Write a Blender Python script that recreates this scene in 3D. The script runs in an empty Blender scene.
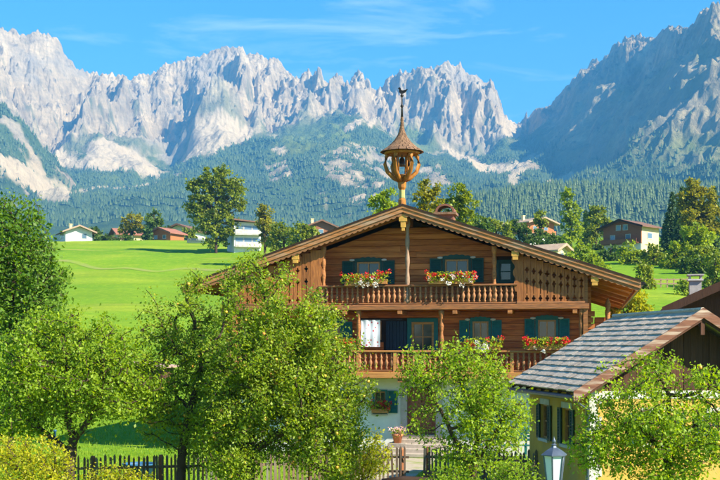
import bpy, math, random
import numpy as np
from mathutils import Vector
PI = math.pi
R = math.radians
sc = bpy.context.scene
C = sc.collection
# ------------------------------------------------------------------ camera
FPX, HOR, CZ = 1142.0, 345.0, 4.2          # focal length in photo pixels, horizon row, eye height
cam = bpy.data.cameras.new('camera')
camo = bpy.data.objects.new('camera', cam); C.objects.link(camo)
camo.location = (0, 0, CZ); camo.rotation_euler = (R(90), 0, 0)
cam.sensor_width = 36; cam.lens = 36 * FPX / 720
cam.shift_y = (HOR - 240) / 720
cam.clip_start = 0.5; cam.clip_end = 30000
sc.camera = camo
# ------------------------------------------------------------------ world and sun
SUN_AZ, SUN_EL = R(57), R(36)               # azimuth: from straight behind the camera towards the right
sdir = Vector((math.sin(SUN_AZ) * math.cos(SUN_EL), -math.cos(SUN_AZ) * math.cos(SUN_EL), math.sin(SUN_EL)))
w = bpy.data.worlds.new('World'); sc.world = w; w.use_nodes = True
nt = w.node_tree; nt.nodes.clear()
N = nt.nodes.new; L = nt.links.new
out = N('ShaderNodeOutputWorld'); bg = N('ShaderNodeBackground'); sky = N('ShaderNodeTexSky')
sky.sky_type = 'NISHITA'; sky.sun_disc = False
sky.sun_elevation = SUN_EL
sky.sun_rotation = math.atan2(sdir.x, sdir.y)
sky.altitude = 800; sky.air_density = 1.0; sky.dust_density = 0.15; sky.ozone_density = 4.0
hsv = N('ShaderNodeHueSaturation'); hsv.inputs['Saturation'].default_value = 1.30
hsv.inputs['Hue'].default_value = 0.488
hsv.inputs['Value'].default_value = 1.12
tc = N('ShaderNodeTexCoord'); mp = N('ShaderNodeMapping'); mp.inputs['Scale'].default_value = (2.2, 2.2, 13)
mp.inputs['Location'].default_value = (1.30, -0.015, 0.73)
nz = N('ShaderNodeTexNoise'); nz.inputs['Scale'].default_value = 2.1; nz.inputs['Detail'].default_value = 7
nz.inputs['Roughness'].default_value = 0.62; nz.inputs['Distortion'].default_value = 0.6
rmp = N('ShaderNodeValToRGB'); rmp.color_ramp.elements[0].position = 0.56; rmp.color_ramp.elements[1].position = 0.84
rmp.color_ramp.elements[1].color = (0.36, 0.36, 0.36, 1)
mx = N('ShaderNodeMix'); mx.data_type = 'RGBA'; mx.inputs[7].default_value = (9.0, 9.6, 10.5, 1)
L(tc.outputs['Generated'], mp.inputs[0]); L(mp.outputs[0], nz.inputs['Vector']); L(nz.outputs[0], rmp.inputs[0])
L(sky.outputs[0], hsv.inputs['Color']); L(hsv.outputs[0], mx.inputs[6]); L(rmp.outputs[0], mx.inputs[0])
L(mx.outputs[2], bg.inputs[0]); bg.inputs[1].default_value = 0.080
L(bg.outputs[0], out.inputs[0])
sun = bpy.data.lights.new('sun', 'SUN'); sun.energy = 5.0; sun.angle = R(0.53); sun.color = (1.0, 0.90, 0.72)
suno = bpy.data.objects.new('sun', sun); C.objects.link(suno)
suno.rotation_euler = sdir.to_track_quat('Z', 'Y').to_euler(); suno.location = (40, -40, 60)
vs = sc.view_settings
vs.view_transform = 'Standard'; vs.look = 'None'; vs.gamma = 1; vs.use_curve_mapping = False; vs.exposure = 1.42
sc.render.engine = 'CYCLES'
cy = sc.cycles
cy.max_bounces = 6; cy.diffuse_bounces = 3; cy.glossy_bounces = 2; cy.transmission_bounces = 4; cy.volume_bounces = 0
cy.transparent_max_bounces = 8; cy.use_denoising = True; cy.use_adaptive_sampling = True; cy.adaptive_threshold = 0.015
cy.caustics_reflective = False; cy.caustics_refractive = False

# ------------------------------------------------------------------ materials
def mat_base(name):
    m = bpy.data.materials.new(name); m.use_nodes = True
    n = m.node_tree.nodes; b = n['Principled BSDF']
    return m, n, m.node_tree.links.new, b
def pm(name, c1, c2=None, scale=4.0, rough=0.75, bump=0.0, stretch=(1, 1, 1), rnd=0.0, detail=5, spec=0.3, c3=None, s3=0.7, metal=0.0, p0=0.3, p1=0.7, bdist=0.02):
    """noise-mixed two- or three-colour material; rnd varies the value from object to object"""
    m, n, L, b = mat_base(name)
    b.inputs['Roughness'].default_value = rough; b.inputs['Specular IOR Level'].default_value = spec
    b.inputs['Metallic'].default_value = metal
    tc = n.new('ShaderNodeTexCoord'); mp = n.new('ShaderNodeMapping'); mp.inputs['Scale'].default_value = stretch
    L(tc.outputs['Object'], mp.inputs[0])
    oi = n.new('ShaderNodeObjectInfo')
    ad = n.new('ShaderNodeVectorMath'); ad.operation = 'MULTIPLY_ADD'
    L(oi.outputs['Random'], ad.inputs[0]); ad.inputs[1].default_value = (17, 31, 23) if rnd else (0, 0, 0); L(mp.outputs[0], ad.inputs[2])
    nz = n.new('ShaderNodeTexNoise'); nz.inputs['Scale'].default_value = scale; nz.inputs['Detail'].default_value = detail
    nz.inputs['Roughness'].default_value = 0.62
    L(ad.outputs[0], nz.inputs['Vector'])
    r = n.new('ShaderNodeValToRGB'); r.color_ramp.elements[0].position = p0; r.color_ramp.elements[1].position = p1
    c2 = c2 or tuple(v * 0.7 for v in c1)
    r.color_ramp.elements[0].color = (*c1, 1); r.color_ramp.elements[1].color = (*c2, 1)
    L(nz.outputs[0], r.inputs[0]); col = r.outputs[0]
    if c3:
        n3 = n.new('ShaderNodeTexNoise'); n3.inputs['Scale'].default_value = s3; n3.inputs['Detail'].default_value = 4
        L(ad.outputs[0], n3.inputs['Vector'])
        r3 = n.new('ShaderNodeValToRGB'); r3.color_ramp.elements[0].position = 0.48; r3.color_ramp.elements[1].position = 0.68
        L(n3.outputs[0], r3.inputs[0])
        mx = n.new('ShaderNodeMix'); mx.data_type = 'RGBA'; mx.inputs[7].default_value = (*c3, 1)
        L(r3.outputs[0], mx.inputs[0]); L(col, mx.inputs[6]); col = mx.outputs[2]
    if rnd:
        hs = n.new('ShaderNodeHueSaturation')
        mr = n.new('ShaderNodeMapRange'); mr.inputs[3].default_value = 1 - rnd; mr.inputs[4].default_value = 1 + rnd
        L(oi.outputs['Random'], mr.inputs[0]); L(mr.outputs[0], hs.inputs['Value']); L(col, hs.inputs['Color']); col = hs.outputs[0]
    L(col, b.inputs['Base Color'])
    if bump:
        bp = n.new('ShaderNodeBump'); bp.inputs['Strength'].default_value = bump; bp.inputs['Distance'].default_value = bdist
        L(nz.outputs[0], bp.inputs['Height']); L(bp.outputs[0], b.inputs['Normal'])
    return m
def leafm(name, c1, c2, trans=0.35, c3=None):
    m, n, L, b = mat_base(name)
    at = n.new('ShaderNodeAttribute'); at.attribute_name = 'tint'
    r = n.new('ShaderNodeValToRGB'); r.color_ramp.elements[0].color = (*c1, 1); r.color_ramp.elements[1].color = (*c2, 1)
    if c3:
        e = r.color_ramp.elements.new(0.93); e.color = (*c2, 1); r.color_ramp.elements[-1].color = (*c3, 1)
    L(at.outputs['Fac'], r.inputs[0]); L(r.outputs[0], b.inputs['Base Color'])
    b.inputs['Roughness'].default_value = 0.5; b.inputs['Specular IOR Level'].default_value = 0.3
    tr = n.new('ShaderNodeBsdfTranslucent')
    hs = n.new('ShaderNodeHueSaturation'); hs.inputs['Hue'].default_value = 0.485; hs.inputs['Value'].default_value = 1.5; hs.inputs['Saturation'].default_value = 1.1
    L(r.outputs[0], hs.inputs['Color']); L(hs.outputs[0], tr.inputs[0])
    ms = n.new('ShaderNodeMixShader'); ms.inputs[0].default_value = trans
    L(b.outputs[0], ms.inputs[1]); L(tr.outputs[0], ms.inputs[2])
    L(ms.outputs[0], n['Material Output'].inputs['Surface'])
    return m
def glassm(name, c=(0.02, 0.03, 0.035)):
    m, n, L, b = mat_base(name)
    b.inputs['Base Color'].default_value = (*c, 1); b.inputs['Roughness'].default_value = 0.06
    b.inputs['Specular IOR Level'].default_value = 0.7
    return m
M = {}
WS = (0.35, 6, 6)
M['log'] = pm('weathered_log', (0.50, 0.155, 0.036), (0.17, 0.045, 0.012), 5.5, 0.72, 0.5, (0.5, 3, 9), 0.22, c3=(0.54, 0.20, 0.055))
M['log_red'] = pm('reddish_log', (0.54, 0.135, 0.024), (0.16, 0.034, 0.010), 4.5, 0.7, 0.5, (0.5, 3, 9), 0.22, c3=(0.50, 0.155, 0.036))
M['beam'] = pm('beam_wood', (0.47, 0.185, 0.052), (0.15, 0.066, 0.03), 4, 0.72, 0.4, (0.6, 6, 6), 0.15)
M['rail'] = pm('rail_wood', (0.38, 0.145, 0.046), (0.13, 0.065, 0.035), 5, 0.7, 0.4, (0.6, 5, 5), 0.2)
M['baluster'] = pm('baluster_wood', (0.42, 0.195, 0.08), (0.17, 0.07, 0.03), 6, 0.7, 0.3, (5, 5, 0.9), 0.22)
M['gold'] = pm('honey_wood', (0.52, 0.25, 0.075), (0.30, 0.12, 0.035), 4, 0.65, 0.3, (0.5, 6, 6), 0.15)
M['panel'] = pm('carved_panel_wood', (0.42, 0.155, 0.042), (0.16, 0.055, 0.018), 4, 0.72, 0.4, (7, 7, 0.7), 0.18)
M['soffit'] = pm('soffit_wood', (0.55, 0.21, 0.06), (0.33, 0.11, 0.03), 4, 0.65, 0.3, (0.5, 5, 6), 0.28)
M['barge'] = pm('barge_board_wood', (0.48, 0.21, 0.07), (0.22, 0.09, 0.035), 3.5, 0.75, 0.4, (0.5, 6, 8), 0.12, c3=(0.36, 0.25, 0.17))
M['scallop'] = pm('scalloped_board_wood', (0.33, 0.155, 0.06), (0.18, 0.08, 0.035), 4, 0.75, 0.4, (0.5, 6, 8))
M['dark'] = pm('dark_timber', (0.045, 0.022, 0.012), (0.02, 0.011, 0.007), 4, 0.8, 0.2)
M['purlin'] = pm('yellow_purlin_end', (0.62, 0.36, 0.07), (0.42, 0.22, 0.05), 6, 0.7, 0.3)
M['greypost'] = pm('greyed_post', (0.36, 0.25, 0.17), (0.2, 0.12, 0.08), 8, 0.8, 0.4, (5, 5, 1))
M['teal'] = pm('teal_paint', (0.012, 0.135, 0.125), (0.008, 0.085, 0.085), 7, 0.5, 0.15, rnd=0.1)
M['dkgreen'] = pm('dark_green_paint', (0.008, 0.06, 0.05), (0.006, 0.04, 0.036), 7, 0.5, 0.15)
M['navy'] = pm('dark_blue_paint', (0.012, 0.025, 0.05), (0.008, 0.016, 0.03), 7, 0.5, 0.15)
M['frame'] = pm('window_frame_wood', (0.56, 0.27, 0.09), (0.26, 0.13, 0.06), 8, 0.6, 0.2, (4, 4, 1))
M['white'] = pm('white_paint', (0.58, 0.57, 0.54), (0.42, 0.41, 0.38), 6, 0.8, 0.3, c3=(0.36, 0.34, 0.30), s3=1.4)
M['plaster'] = pm('white_plaster', (0.74, 0.74, 0.73), (0.60, 0.60, 0.59), 2.6, 0.9, 0.4, c3=(0.64, 0.62, 0.58), s3=0.6, detail=9)
M['yellow'] = pm('yellow_plaster', (0.60, 0.37, 0.07), (0.47, 0.28, 0.05), 2.6, 0.9, 0.5, c3=(0.46, 0.31, 0.10), s3=1.1, detail=9)
M['cream'] = pm('cream_plaster', (0.72, 0.60, 0.34), (0.62, 0.50, 0.28), 1.0, 0.9, 0.1)
M['stone'] = pm('stone_step', (0.42, 0.36, 0.30), (0.30, 0.25, 0.21), 6, 0.9, 0.4)
M['greystone'] = pm('grey_stone_surround', (0.42, 0.40, 0.38), (0.32, 0.30, 0.29), 7, 0.9, 0.4)
M['shingle'] = pm('grey_wood_shingle', (0.60, 0.49, 0.385), (0.30, 0.24, 0.19), 9, 0.9, 0.5, (5, 0.9, 5), 0.22, c3=(0.50, 0.43, 0.36), spec=0.12)
M['spire'] = pm('brown_wood_shingle', (0.24, 0.14, 0.08), (0.10, 0.055, 0.032), 9, 0.85, 0.5, (2, 2, 2), 0.25)
M['tower'] = pm('ochre_painted_timber', (0.46, 0.185, 0.025), (0.20, 0.075, 0.016), 5, 0.6, 0.2, (2, 2, 0.7))
M['towergreen'] = pm('green_painted_band', (0.25, 0.36, 0.16), (0.42, 0.33, 0.10), 9, 0.7, 0.1)
M['iron'] = pm('dark_iron', (0.02, 0.02, 0.022), (0.035, 0.03, 0.03), 8, 0.45, 0.1, metal=0.6)
M['gutter'] = pm('gutter_metal', (0.06, 0.09, 0.13), (0.10, 0.13, 0.17), 5, 0.4, 0.05, metal=0.5)
M['lampmetal'] = pm('lantern_metal', (0.07, 0.09, 0.13), (0.12, 0.15, 0.2), 5, 0.4, 0.05, metal=0.4)
M['bell'] = pm('bell_bronze', (0.10, 0.07, 0.045), (0.06, 0.04, 0.03), 8, 0.4, 0.1, metal=0.8)
M['brick'] = pm('chimney_brick', (0.24, 0.10, 0.06), (0.15, 0.065, 0.045), 9, 0.9, 0.4)
M['terracotta'] = pm('terracotta', (0.55, 0.20, 0.09), (0.45, 0.16, 0.07), 9, 0.85, 0.1)
M['fence'] = pm('weathered_fence_wood', (0.20, 0.135, 0.09), (0.10, 0.065, 0.045), 7, 0.85, 0.4, (5, 5, 0.8), 0.28, c3=(0.16, 0.16, 0.13))
M['fencepost'] = pm('rusty_brown_post', (0.40, 0.16, 0.06), (0.22, 0.085, 0.04), 7, 0.8, 0.3, (5, 5, 0.8))
M['oldboard'] = pm('dark_brown_board', (0.085, 0.036, 0.020), (0.045, 0.019, 0.012), 5, 0.85, 0.5, (5, 5, 0.5), 0.35)
M['door'] = pm('door_wood', (0.27, 0.115, 0.06), (0.16, 0.062, 0.034), 6, 0.65, 0.3, (2, 2, 2), 0.2)
M['bargewhite'] = pm('peeling_barge_board', (0.22, 0.095, 0.055), (0.12, 0.05, 0.034), 6, 0.8, 0.4, (0.6, 5, 6), c3=(0.40, 0.31, 0.25), s3=1.6)
M['bark'] = pm('bark', (0.085, 0.055, 0.036), (0.035, 0.022, 0.016), 9, 0.95, 0.7, (1, 1, 0.35), bdist=0.03)
M['barkpale'] = pm('pale_bark', (0.20, 0.16, 0.12), (0.08, 0.06, 0.05), 9, 0.95, 0.6, (1, 1, 0.35))
M['glass'] = glassm('window_glass')
M['glassblue'] = glassm('far_window_glass', (0.10, 0.17, 0.25))
M['lampglass'] = pm('lantern_glass', (0.62, 0.68, 0.74), (0.52, 0.58, 0.66), 2, 0.2, 0.0, spec=0.5)
M['roofred'] = pm('faded_red_roof', (0.36, 0.15, 0.10), (0.24, 0.10, 0.07), 1.5, 0.85, 0.2)
M['roofbrown'] = pm('brown_roof', (0.20, 0.105, 0.07), (0.13, 0.07, 0.05), 1.5, 0.85, 0.2)
M['rooftan'] = pm('tan_roof', (0.42, 0.31, 0.22), (0.32, 0.22, 0.15), 1.5, 0.85, 0.2)
M['housebrown'] = pm('brown_timber_cladding', (0.27, 0.11, 0.055), (0.17, 0.068, 0.036), 3, 0.8, 0.2, (0.4, 0.4, 5))
M['houseorange'] = pm('orange_timber_cladding', (0.46, 0.17, 0.06), (0.30, 0.10, 0.04), 2, 0.8, 0.2, (0.4, 0.4, 5))
M['cloth'] = None
M['pot'] = M['terracotta']
M['blue'] = pm('blue_paint', (0.03, 0.13, 0.26), (0.02, 0.09, 0.19), 5, 0.5)
M['apple_leaf'] = leafm('apple_leaf', (0.085, 0.155, 0.01), (0.34, 0.44, 0.03), 0.45, (0.46, 0.42, 0.05))
M['lime_leaf'] = leafm('lime_leaf', (0.1, 0.2, 0.01), (0.36, 0.48, 0.03), 0.48)
M['yellow_leaf'] = leafm('yellow_green_leaf', (0.2, 0.25, 0.008), (0.54, 0.5, 0.02), 0.48, (0.62, 0.42, 0.03))
M['maple_leaf'] = leafm('maple_leaf', (0.045, 0.12, 0.01), (0.17, 0.29, 0.02), 0.4)
M['bg_leaf'] = leafm('tree_leaf', (0.09, 0.14, 0.008), (0.28, 0.33, 0.02), 0.4)
M['bg_olive'] = leafm('olive_leaf', (0.13, 0.14, 0.008), (0.36, 0.34, 0.02), 0.4)
M['bg_dark'] = leafm('dark_leaf', (0.035, 0.085, 0.01), (0.13, 0.2, 0.02), 0.35)
M['bg_bright'] = leafm('bright_leaf', (0.13, 0.21, 0.01), (0.34, 0.42, 0.02), 0.42)
M['needle'] = leafm('needle', (0.025, 0.068, 0.018), (0.085, 0.15, 0.025), 0.2)
M['forest'] = leafm('forest_needle', (0.045, 0.085, 0.03), (0.12, 0.17, 0.05), 0.1)
M['grassblade'] = leafm('grass_blade', (0.09, 0.20, 0.008), (0.25, 0.36, 0.015), 0.35)
M['red'] = leafm('red_petal', (0.55, 0.005, 0.008), (0.80, 0.03, 0.03), 0.2)
M['wht'] = leafm('white_petal', (0.75, 0.74, 0.72), (0.85, 0.84, 0.82), 0.2)
M['pink'] = leafm('pink_petal', (0.75, 0.35, 0.42), (0.85, 0.6, 0.62), 0.2)
M['fruit'] = pm('apple_skin', (0.60, 0.46, 0.05), (0.55, 0.22, 0.04), 1.5, 0.4, 0.0, spec=0.5)

# ------------------------------------------------------------------ mesh helpers
class MB:
    def __init__(s): s.v = []; s.f = []
    def add(s, v, f):
        o = len(s.v); s.v += [tuple(p) for p in v]; s.f += [tuple(i + o for i in q) for q in f]; return s
    def box(s, x0, x1, y0, y1, z0, z1):
        return s.add([(x0,y0,z0),(x1,y0,z0),(x1,y1,z0),(x0,y1,z0),(x0,y0,z1),(x1,y0,z1),(x1,y1,z1),(x0,y1,z1)],
                     [(0,3,2,1),(4,5,6,7),(0,1,5,4),(1,2,6,5),(2,3,7,6),(3,0,4,7)])
    def bevbox(s, x0, x1, y0, y1, z0, z1, b=0.015):
        """box whose front (low y) long edges are chamfered"""
        p = [(y1,z0),(y0+b,z0),(y0,z0+b),(y0,z1-b),(y0+b,z1),(y1,z1)]
        v = [(x0,)+q for q in p] + [(x1,)+q for q in p]
        f = [(i,(i+1)%6,(i+1)%6+6,i+6) for i in range(6)] + [(5,4,3,2,1,0),(6,7,8,9,10,11)]
        return s.add(v, f)
    def prism(s, pts, y0, y1):
        """polygon in x,z extruded from y0 to y1 (counter-clockwise seen from the front)"""
        n = len(pts)
        v = [(x,y0,z) for x,z in pts] + [(x,y1,z) for x,z in pts]
        f = [tuple(range(n)), tuple(range(2*n-1,n-1,-1))] + [(i+n,(i+1)%n+n,(i+1)%n,i) for i in range(n)]
        return s.add(v, f)
    def prismx(s, pts, x0, x1):
        n = len(pts)
        v = [(x0,y,z) for y,z in pts] + [(x1,y,z) for y,z in pts]
        f = [tuple(range(n-1,-1,-1)), tuple(range(n,2*n))] + [(i,(i+1)%n,(i+1)%n+n,i+n) for i in range(n)]
        return s.add(v, f)
    def lathe(s, prof, cx=0, cy=0, cz=0, n=12, ph=0):
        """profile of (r,z) turned about a vertical axis"""
        v = []
        for r, z in prof:
            v += [(cx+r*math.cos(2*PI*k/n+ph), cy+r*math.sin(2*PI*k/n+ph), cz+z) for k in range(n)]
        f = []
        for i in range(len(prof)-1):
            f += [(i*n+k, i*n+(k+1)%n, (i+1)*n+(k+1)%n, (i+1)*n+k) for k in range(n)]
        f += [tuple(range(n-1,-1,-1)), tuple(range((len(prof)-1)*n, len(prof)*n))]
        return s.add(v, f)
    def tube(s, pts, rad, n=8):
        pts = [Vector(p) for p in pts]
        if not hasattr(rad, '__len__'): rad = [rad]*len(pts)
        v = []
        for i, p in enumerate(pts):
            t = (pts[min(i+1,len(pts)-1)] - pts[max(i-1,0)]).normalized()
            a = t.cross(Vector((0,0,1)))
            if a.length < 0.05: a = t.cross(Vector((1,0,0)))
            a.normalize(); b = a.cross(t)
            v += [tuple(p + (a*math.cos(2*PI*k/n) + b*math.sin(2*PI*k/n))*rad[i]) for k in range(n)]
        m = len(pts); f = []
        for i in range(m-1):
            f += [(i*n+k, i*n+(k+1)%n, (i+1)*n+(k+1)%n, (i+1)*n+k) for k in range(n)]
        f += [tuple(range(n-1,-1,-1)), tuple(range((m-1)*n, m*n))]
        return s.add(v, f)
    def holed(s, x0, x1, z0, z1, holes, y0, y1):
        """slab in x,z with rectangular holes, y0 front, y1 back, with the reveals"""
        xs = sorted({x0,x1,*[h[0] for h in holes],*[h[1] for h in holes]}); xs = [x for x in xs if x0<=x<=x1]
        zs = sorted({z0,z1,*[h[2] for h in holes],*[h[3] for h in holes]}); zs = [z for z in zs if z0<=z<=z1]
        inh = lambda x,z: any(h[0]<x<h[1] and h[2]<z<h[3] for h in holes)
        solid = [[not inh((xs[i]+xs[i+1])/2,(zs[j]+zs[j+1])/2) for j in range(len(zs)-1)] for i in range(len(xs)-1)]
        for i in range(len(xs)-1):
            for j in range(len(zs)-1):
                if not solid[i][j]: continue
                a,b,c,d = xs[i],xs[i+1],zs[j],zs[j+1]
                s.add([(a,y0,c),(b,y0,c),(b,y0,d),(a,y0,d)], [(0,1,2,3)])
                s.add([(a,y1,c),(b,y1,c),(b,y1,d),(a,y1,d)], [(3,2,1,0)])
                if i==0 or not solid[i-1][j]: s.add([(a,y0,c),(a,y0,d),(a,y1,d),(a,y1,c)], [(0,1,2,3)])
                if i==len(xs)-2 or not solid[i+1][j]: s.add([(b,y0,c),(b,y1,c),(b,y1,d),(b,y0,d)], [(0,1,2,3)])
                if j==0 or not solid[i][j-1]: s.add([(a,y0,c),(a,y1,c),(b,y1,c),(b,y0,c)], [(0,1,2,3)])
                if j==len(zs)-2 or not solid[i][j+1]: s.add([(a,y0,d),(b,y0,d),(b,y1,d),(a,y1,d)], [(0,1,2,3)])
        return s
    def build(s, name, m, parent=None, smooth=False, loc=None, rz=None):
        me = bpy.data.meshes.new(name); me.from_pydata(s.v, [], s.f); me.update()
        if smooth:
            me.polygons.foreach_set('use_smooth', [True]*len(me.polygons))
        return link(name, me, m, parent, loc, rz)
def link(name, me, m, parent=None, loc=None, rz=None):
    if m is not None and not me.materials: me.materials.append(M[m] if isinstance(m, str) else m)
    o = bpy.data.objects.new(name, me); C.objects.link(o)
    if parent: o.parent = parent
    if loc: o.location = loc
    if rz is not None: o.rotation_euler.z = rz
    return o
def tag(o, label=None, cat=None, group=None, kind=None):
    if label: o['label'] = label
    if cat: o['category'] = cat
    if group: o['group'] = group
    if kind: o['kind'] = kind
    return o
def thing(name, label, cat, loc=(0,0,0), rz=0, group=None):
    o = bpy.data.objects.new(name, None); C.objects.link(o); o.location = loc; o.rotation_euler.z = rz
    o.empty_display_size = 0.3
    return tag(o, label, cat, group)
def fast_mesh(name, V, F, tint=None, smooth=False, attrs=None):
    """uniform-size faces from numpy arrays"""
    me = bpy.data.meshes.new(name); k = F.shape[1]
    me.vertices.add(len(V)); me.vertices.foreach_set('co', np.ascontiguousarray(V, dtype=np.float32).ravel())
    me.loops.add(F.size); me.loops.foreach_set('vertex_index', np.ascontiguousarray(F, dtype=np.int32).ravel())
    me.polygons.add(len(F)); me.polygons.foreach_set('loop_start', np.arange(0, F.size, k, dtype=np.int32))
    if smooth: me.polygons.foreach_set('use_smooth', np.ones(len(F), dtype=bool))
    if tint is not None:
        a = me.attributes.new('tint', 'FLOAT', 'POINT'); a.data.foreach_set('value', np.ascontiguousarray(tint, dtype=np.float32))
    for nm, arr in (attrs or {}).items():
        a = me.attributes.new(nm, 'FLOAT', 'POINT'); a.data.foreach_set('value', np.ascontiguousarray(arr, dtype=np.float32))
    me.update(calc_edges=True)
    return me
# ------------------------------------------------------------------ noise
def _hash(ix, iy, seed):
    h = (ix.astype(np.int64)*374761393 + iy.astype(np.int64)*668265263 + seed*1442695041) & 0x7fffffff
    h = ((h ^ (h >> 13)) * 1274126177) & 0x7fffffff
    h = ((h ^ (h >> 16)) * 2246822519) & 0x7fffffff
    return (h & 0xffff) / 65535.0
def pnoise(x, y, seed=0):
    x0 = np.floor(x); y0 = np.floor(y); fx = x-x0; fy = y-y0
    u = fx*fx*fx*(fx*(fx*6-15)+10); v = fy*fy*fy*(fy*(fy*6-15)+10)
    def g(ix, iy, dx, dy):
        a = _hash(ix, iy, seed)*2*PI
        return np.cos(a)*dx + np.sin(a)*dy
    n00 = g(x0,y0,fx,fy); n10 = g(x0+1,y0,fx-1,fy); n01 = g(x0,y0+1,fx,fy-1); n11 = g(x0+1,y0+1,fx-1,fy-1)
    return 1.41*((n00*(1-u)+n10*u)*(1-v) + (n01*(1-u)+n11*u)*v)
def fbm(x, y, o=5, seed=0, gain=0.5):
    s = 0; a = 1; t = 0
    for k in range(o):
        s = s + a*pnoise(x*2**k, y*2**k, seed+k*7); t += a; a *= gain
    return s/t
def ridged(x, y, o=5, seed=0, gain=0.5):
    s = 0; a = 1; t = 0; wgt = 1
    for k in range(o):
        n = 1-np.abs(pnoise(x*2.03**k, y*2.03**k, seed+k*11)); n = n*n*wgt
        wgt = np.clip(n*1.6, 0, 1); s = s+a*n; t += a; a *= gain
    return s/t
def sm(a, b, x):
    t = np.clip((x-a)/(b-a), 0, 1); return t*t*(3-2*t)
# ================================================================== terrain
def at(px, D): return (px-360)/FPX*D                      # sideways metres at a depth
def zat(py, D): return CZ + (HOR-py)/FPX*D                # height at a depth
def gz(x, y):
    """height of the meadow ground"""
    x = np.asarray(x, dtype=float); y = np.asarray(y, dtype=float)
    s = np.clip(y-50, 0, 330)
    z = 0.12*s*sm(-5, 40, s) + 0.0*x
    left = 1-sm(-0.16, 0.02, x/np.maximum(y, 1))                  # the left pasture steepens towards its crest
    zl = np.interp(s, [0, 10, 150, 190, 212, 250, 280, 330], [0, 0.3, 14.2, 20.8, 25.0, 31.3, 33.9, 38.3])
    z = z*(1-left) + zl*left
    z = np.where(y > 380, z + 1.5*sm(380, 420, y), z)
    z = z - 22*sm(430, 800, y)
    z = z + sm(60, 140, y)*(1.1*pnoise(x/50, y/60, 3) + 0.4*pnoise(x/14, y/22, 4))
    return z
def g0(x, y): return float(gz(x, y))
ys = np.concatenate([np.linspace(-60, 20, 9), np.linspace(24, 120, 60), np.linspace(123, 430, 120), np.geomspace(436, 2700, 40)])
us = np.linspace(-1, 1, 181)
Yg, Ug = np.meshgrid(ys, us, indexing='ij')
Xg = Ug*(np.maximum(Yg, 0)*0.75 + 70)
V = np.stack([Xg, Yg, gz(Xg, Yg)], -1).reshape(-1, 3)
nr, nc = Yg.shape
i = (np.arange(nr-1)[:, None]*nc + np.arange(nc-1)[None]).ravel()
F = np.stack([i, i+1, i+nc+1, i+nc], 1)
m, n, Lk, b = mat_base('meadow_grass')
tc = n.new('ShaderNodeTexCoord')
def noise(scale, det=5, rough=0.6, vec=None, st=None):
    z = n.new('ShaderNodeTexNoise'); z.inputs['Scale'].default_value = scale; z.inputs['Detail'].default_value = det; z.inputs['Roughness'].default_value = rough
    v = vec or tc.outputs['Object']
    if st:
        mp = n.new('ShaderNodeMapping'); mp.inputs['Scale'].default_value = st; Lk(v, mp.inputs[0]); v = mp.outputs[0]
    Lk(v, z.inputs['Vector']); return z.outputs[0]
def ramp(f, p0, p1, c0, c1):
    r = n.new('ShaderNodeValToRGB'); r.color_ramp.elements[0].position = p0; r.color_ramp.elements[1].position = p1
    r.color_ramp.elements[0].color = (*c0, 1); r.color_ramp.elements[1].color = (*c1, 1); Lk(f, r.inputs[0]); return r.outputs[0]
def mixc(f, a, bb):
    x = n.new('ShaderNodeMix'); x.data_type = 'RGBA'
    if isinstance(f, float): x.inputs[0].default_value = f
    else: Lk(f, x.inputs[0])
    for k, c in ((6, a), (7, bb)):
        if isinstance(c, tuple): x.inputs[k].default_value = (*c, 1)
        else: Lk(c, x.inputs[k])
    return x.outputs[2]
G0, G1 = (0, 0, 0), (1, 1, 1)
c = ramp(noise(0.05, 6), 0.35, 0.65, (0.115, 0.245, 0.008), (0.175, 0.30, 0.010))
c = mixc(ramp(noise(0.02, 5, 0.6, st=(1, 2.2, 1)), 0.52, 0.70, G0, (0.75,)*3), c, (0.34, 0.36, 0.03))
c = mixc(ramp(noise(2.2, 5), 0.42, 0.75, G0, (0.45,)*3), c, (0.10, 0.19, 0.006))
c = mixc(ramp(noise(0.5, 4, 0.6, st=(0.25, 1.6, 1)), 0.60, 0.75, G0, (0.35,)*3), c, (0.30, 0.33, 0.06))
c = mixc(ramp(noise(0.11, 4, 0.55, st=(0.12, 1, 1)), 0.50, 0.62, G0, (0.55,)*3), c, (0.13, 0.23, 0.008))
c = mixc(ramp(noise(0.9, 8, 0.7), 0.50, 0.72, G0, (0.6,)*3), c, (0.31, 0.40, 0.02))
c = mixc(ramp(noise(0.055, 6, 0.65, st=(0.35, 1.4, 1)), 0.63, 0.72, G0, (0.8,)*3), c, (0.36, 0.31, 0.07))
Lk(c, b.inputs['Base Color']); b.inputs['Roughness'].default_value = 0.9; b.inputs['Specular IOR Level'].default_value = 0.1
bp = n.new('ShaderNodeBump'); bp.inputs['Strength'].default_value = 0.7; bp.inputs['Distance'].default_value = 0.15
Lk(noise(5, 6), bp.inputs['Height']); Lk(bp.outputs[0], b.inputs['Normal'])
M['meadow'] = m
tag(link('ground', fast_mesh('ground', V, F, smooth=True), 'meadow'), 'bright green meadow rising behind the wooden chalet', kind='structure')

# worn cart track across the pasture
tv, tf = [], []; tp = np.linspace(30, 250, 90)
for q, p in enumerate(tp):
    Dq = 246 - 0.09*(p-30) + 4*math.sin(p/26) + 2*math.sin(p/9)
    for e in (-1.0, -0.35, 0.35, 1.0):
        xx, yy = at(p, Dq), Dq+e*1.5; tv.append((xx, yy, float(gz(xx, yy))+0.05))
    if q: tf += [((q-1)*4+j, (q-1)*4+j+1, q*4+j+1, q*4+j) for j in range(3)]
M['track'] = pm('dry_earth_track', (0.24, 0.24, 0.06), (0.17, 0.27, 0.015), 0.6, 0.95, 0.4, c3=(0.20, 0.29, 0.012), s3=0.35)
tag(MB().add(tv, [f[::-1] for f in tf]).build('track', 'track'), 'dry earth track crossing the left pasture', kind='structure')
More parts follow.
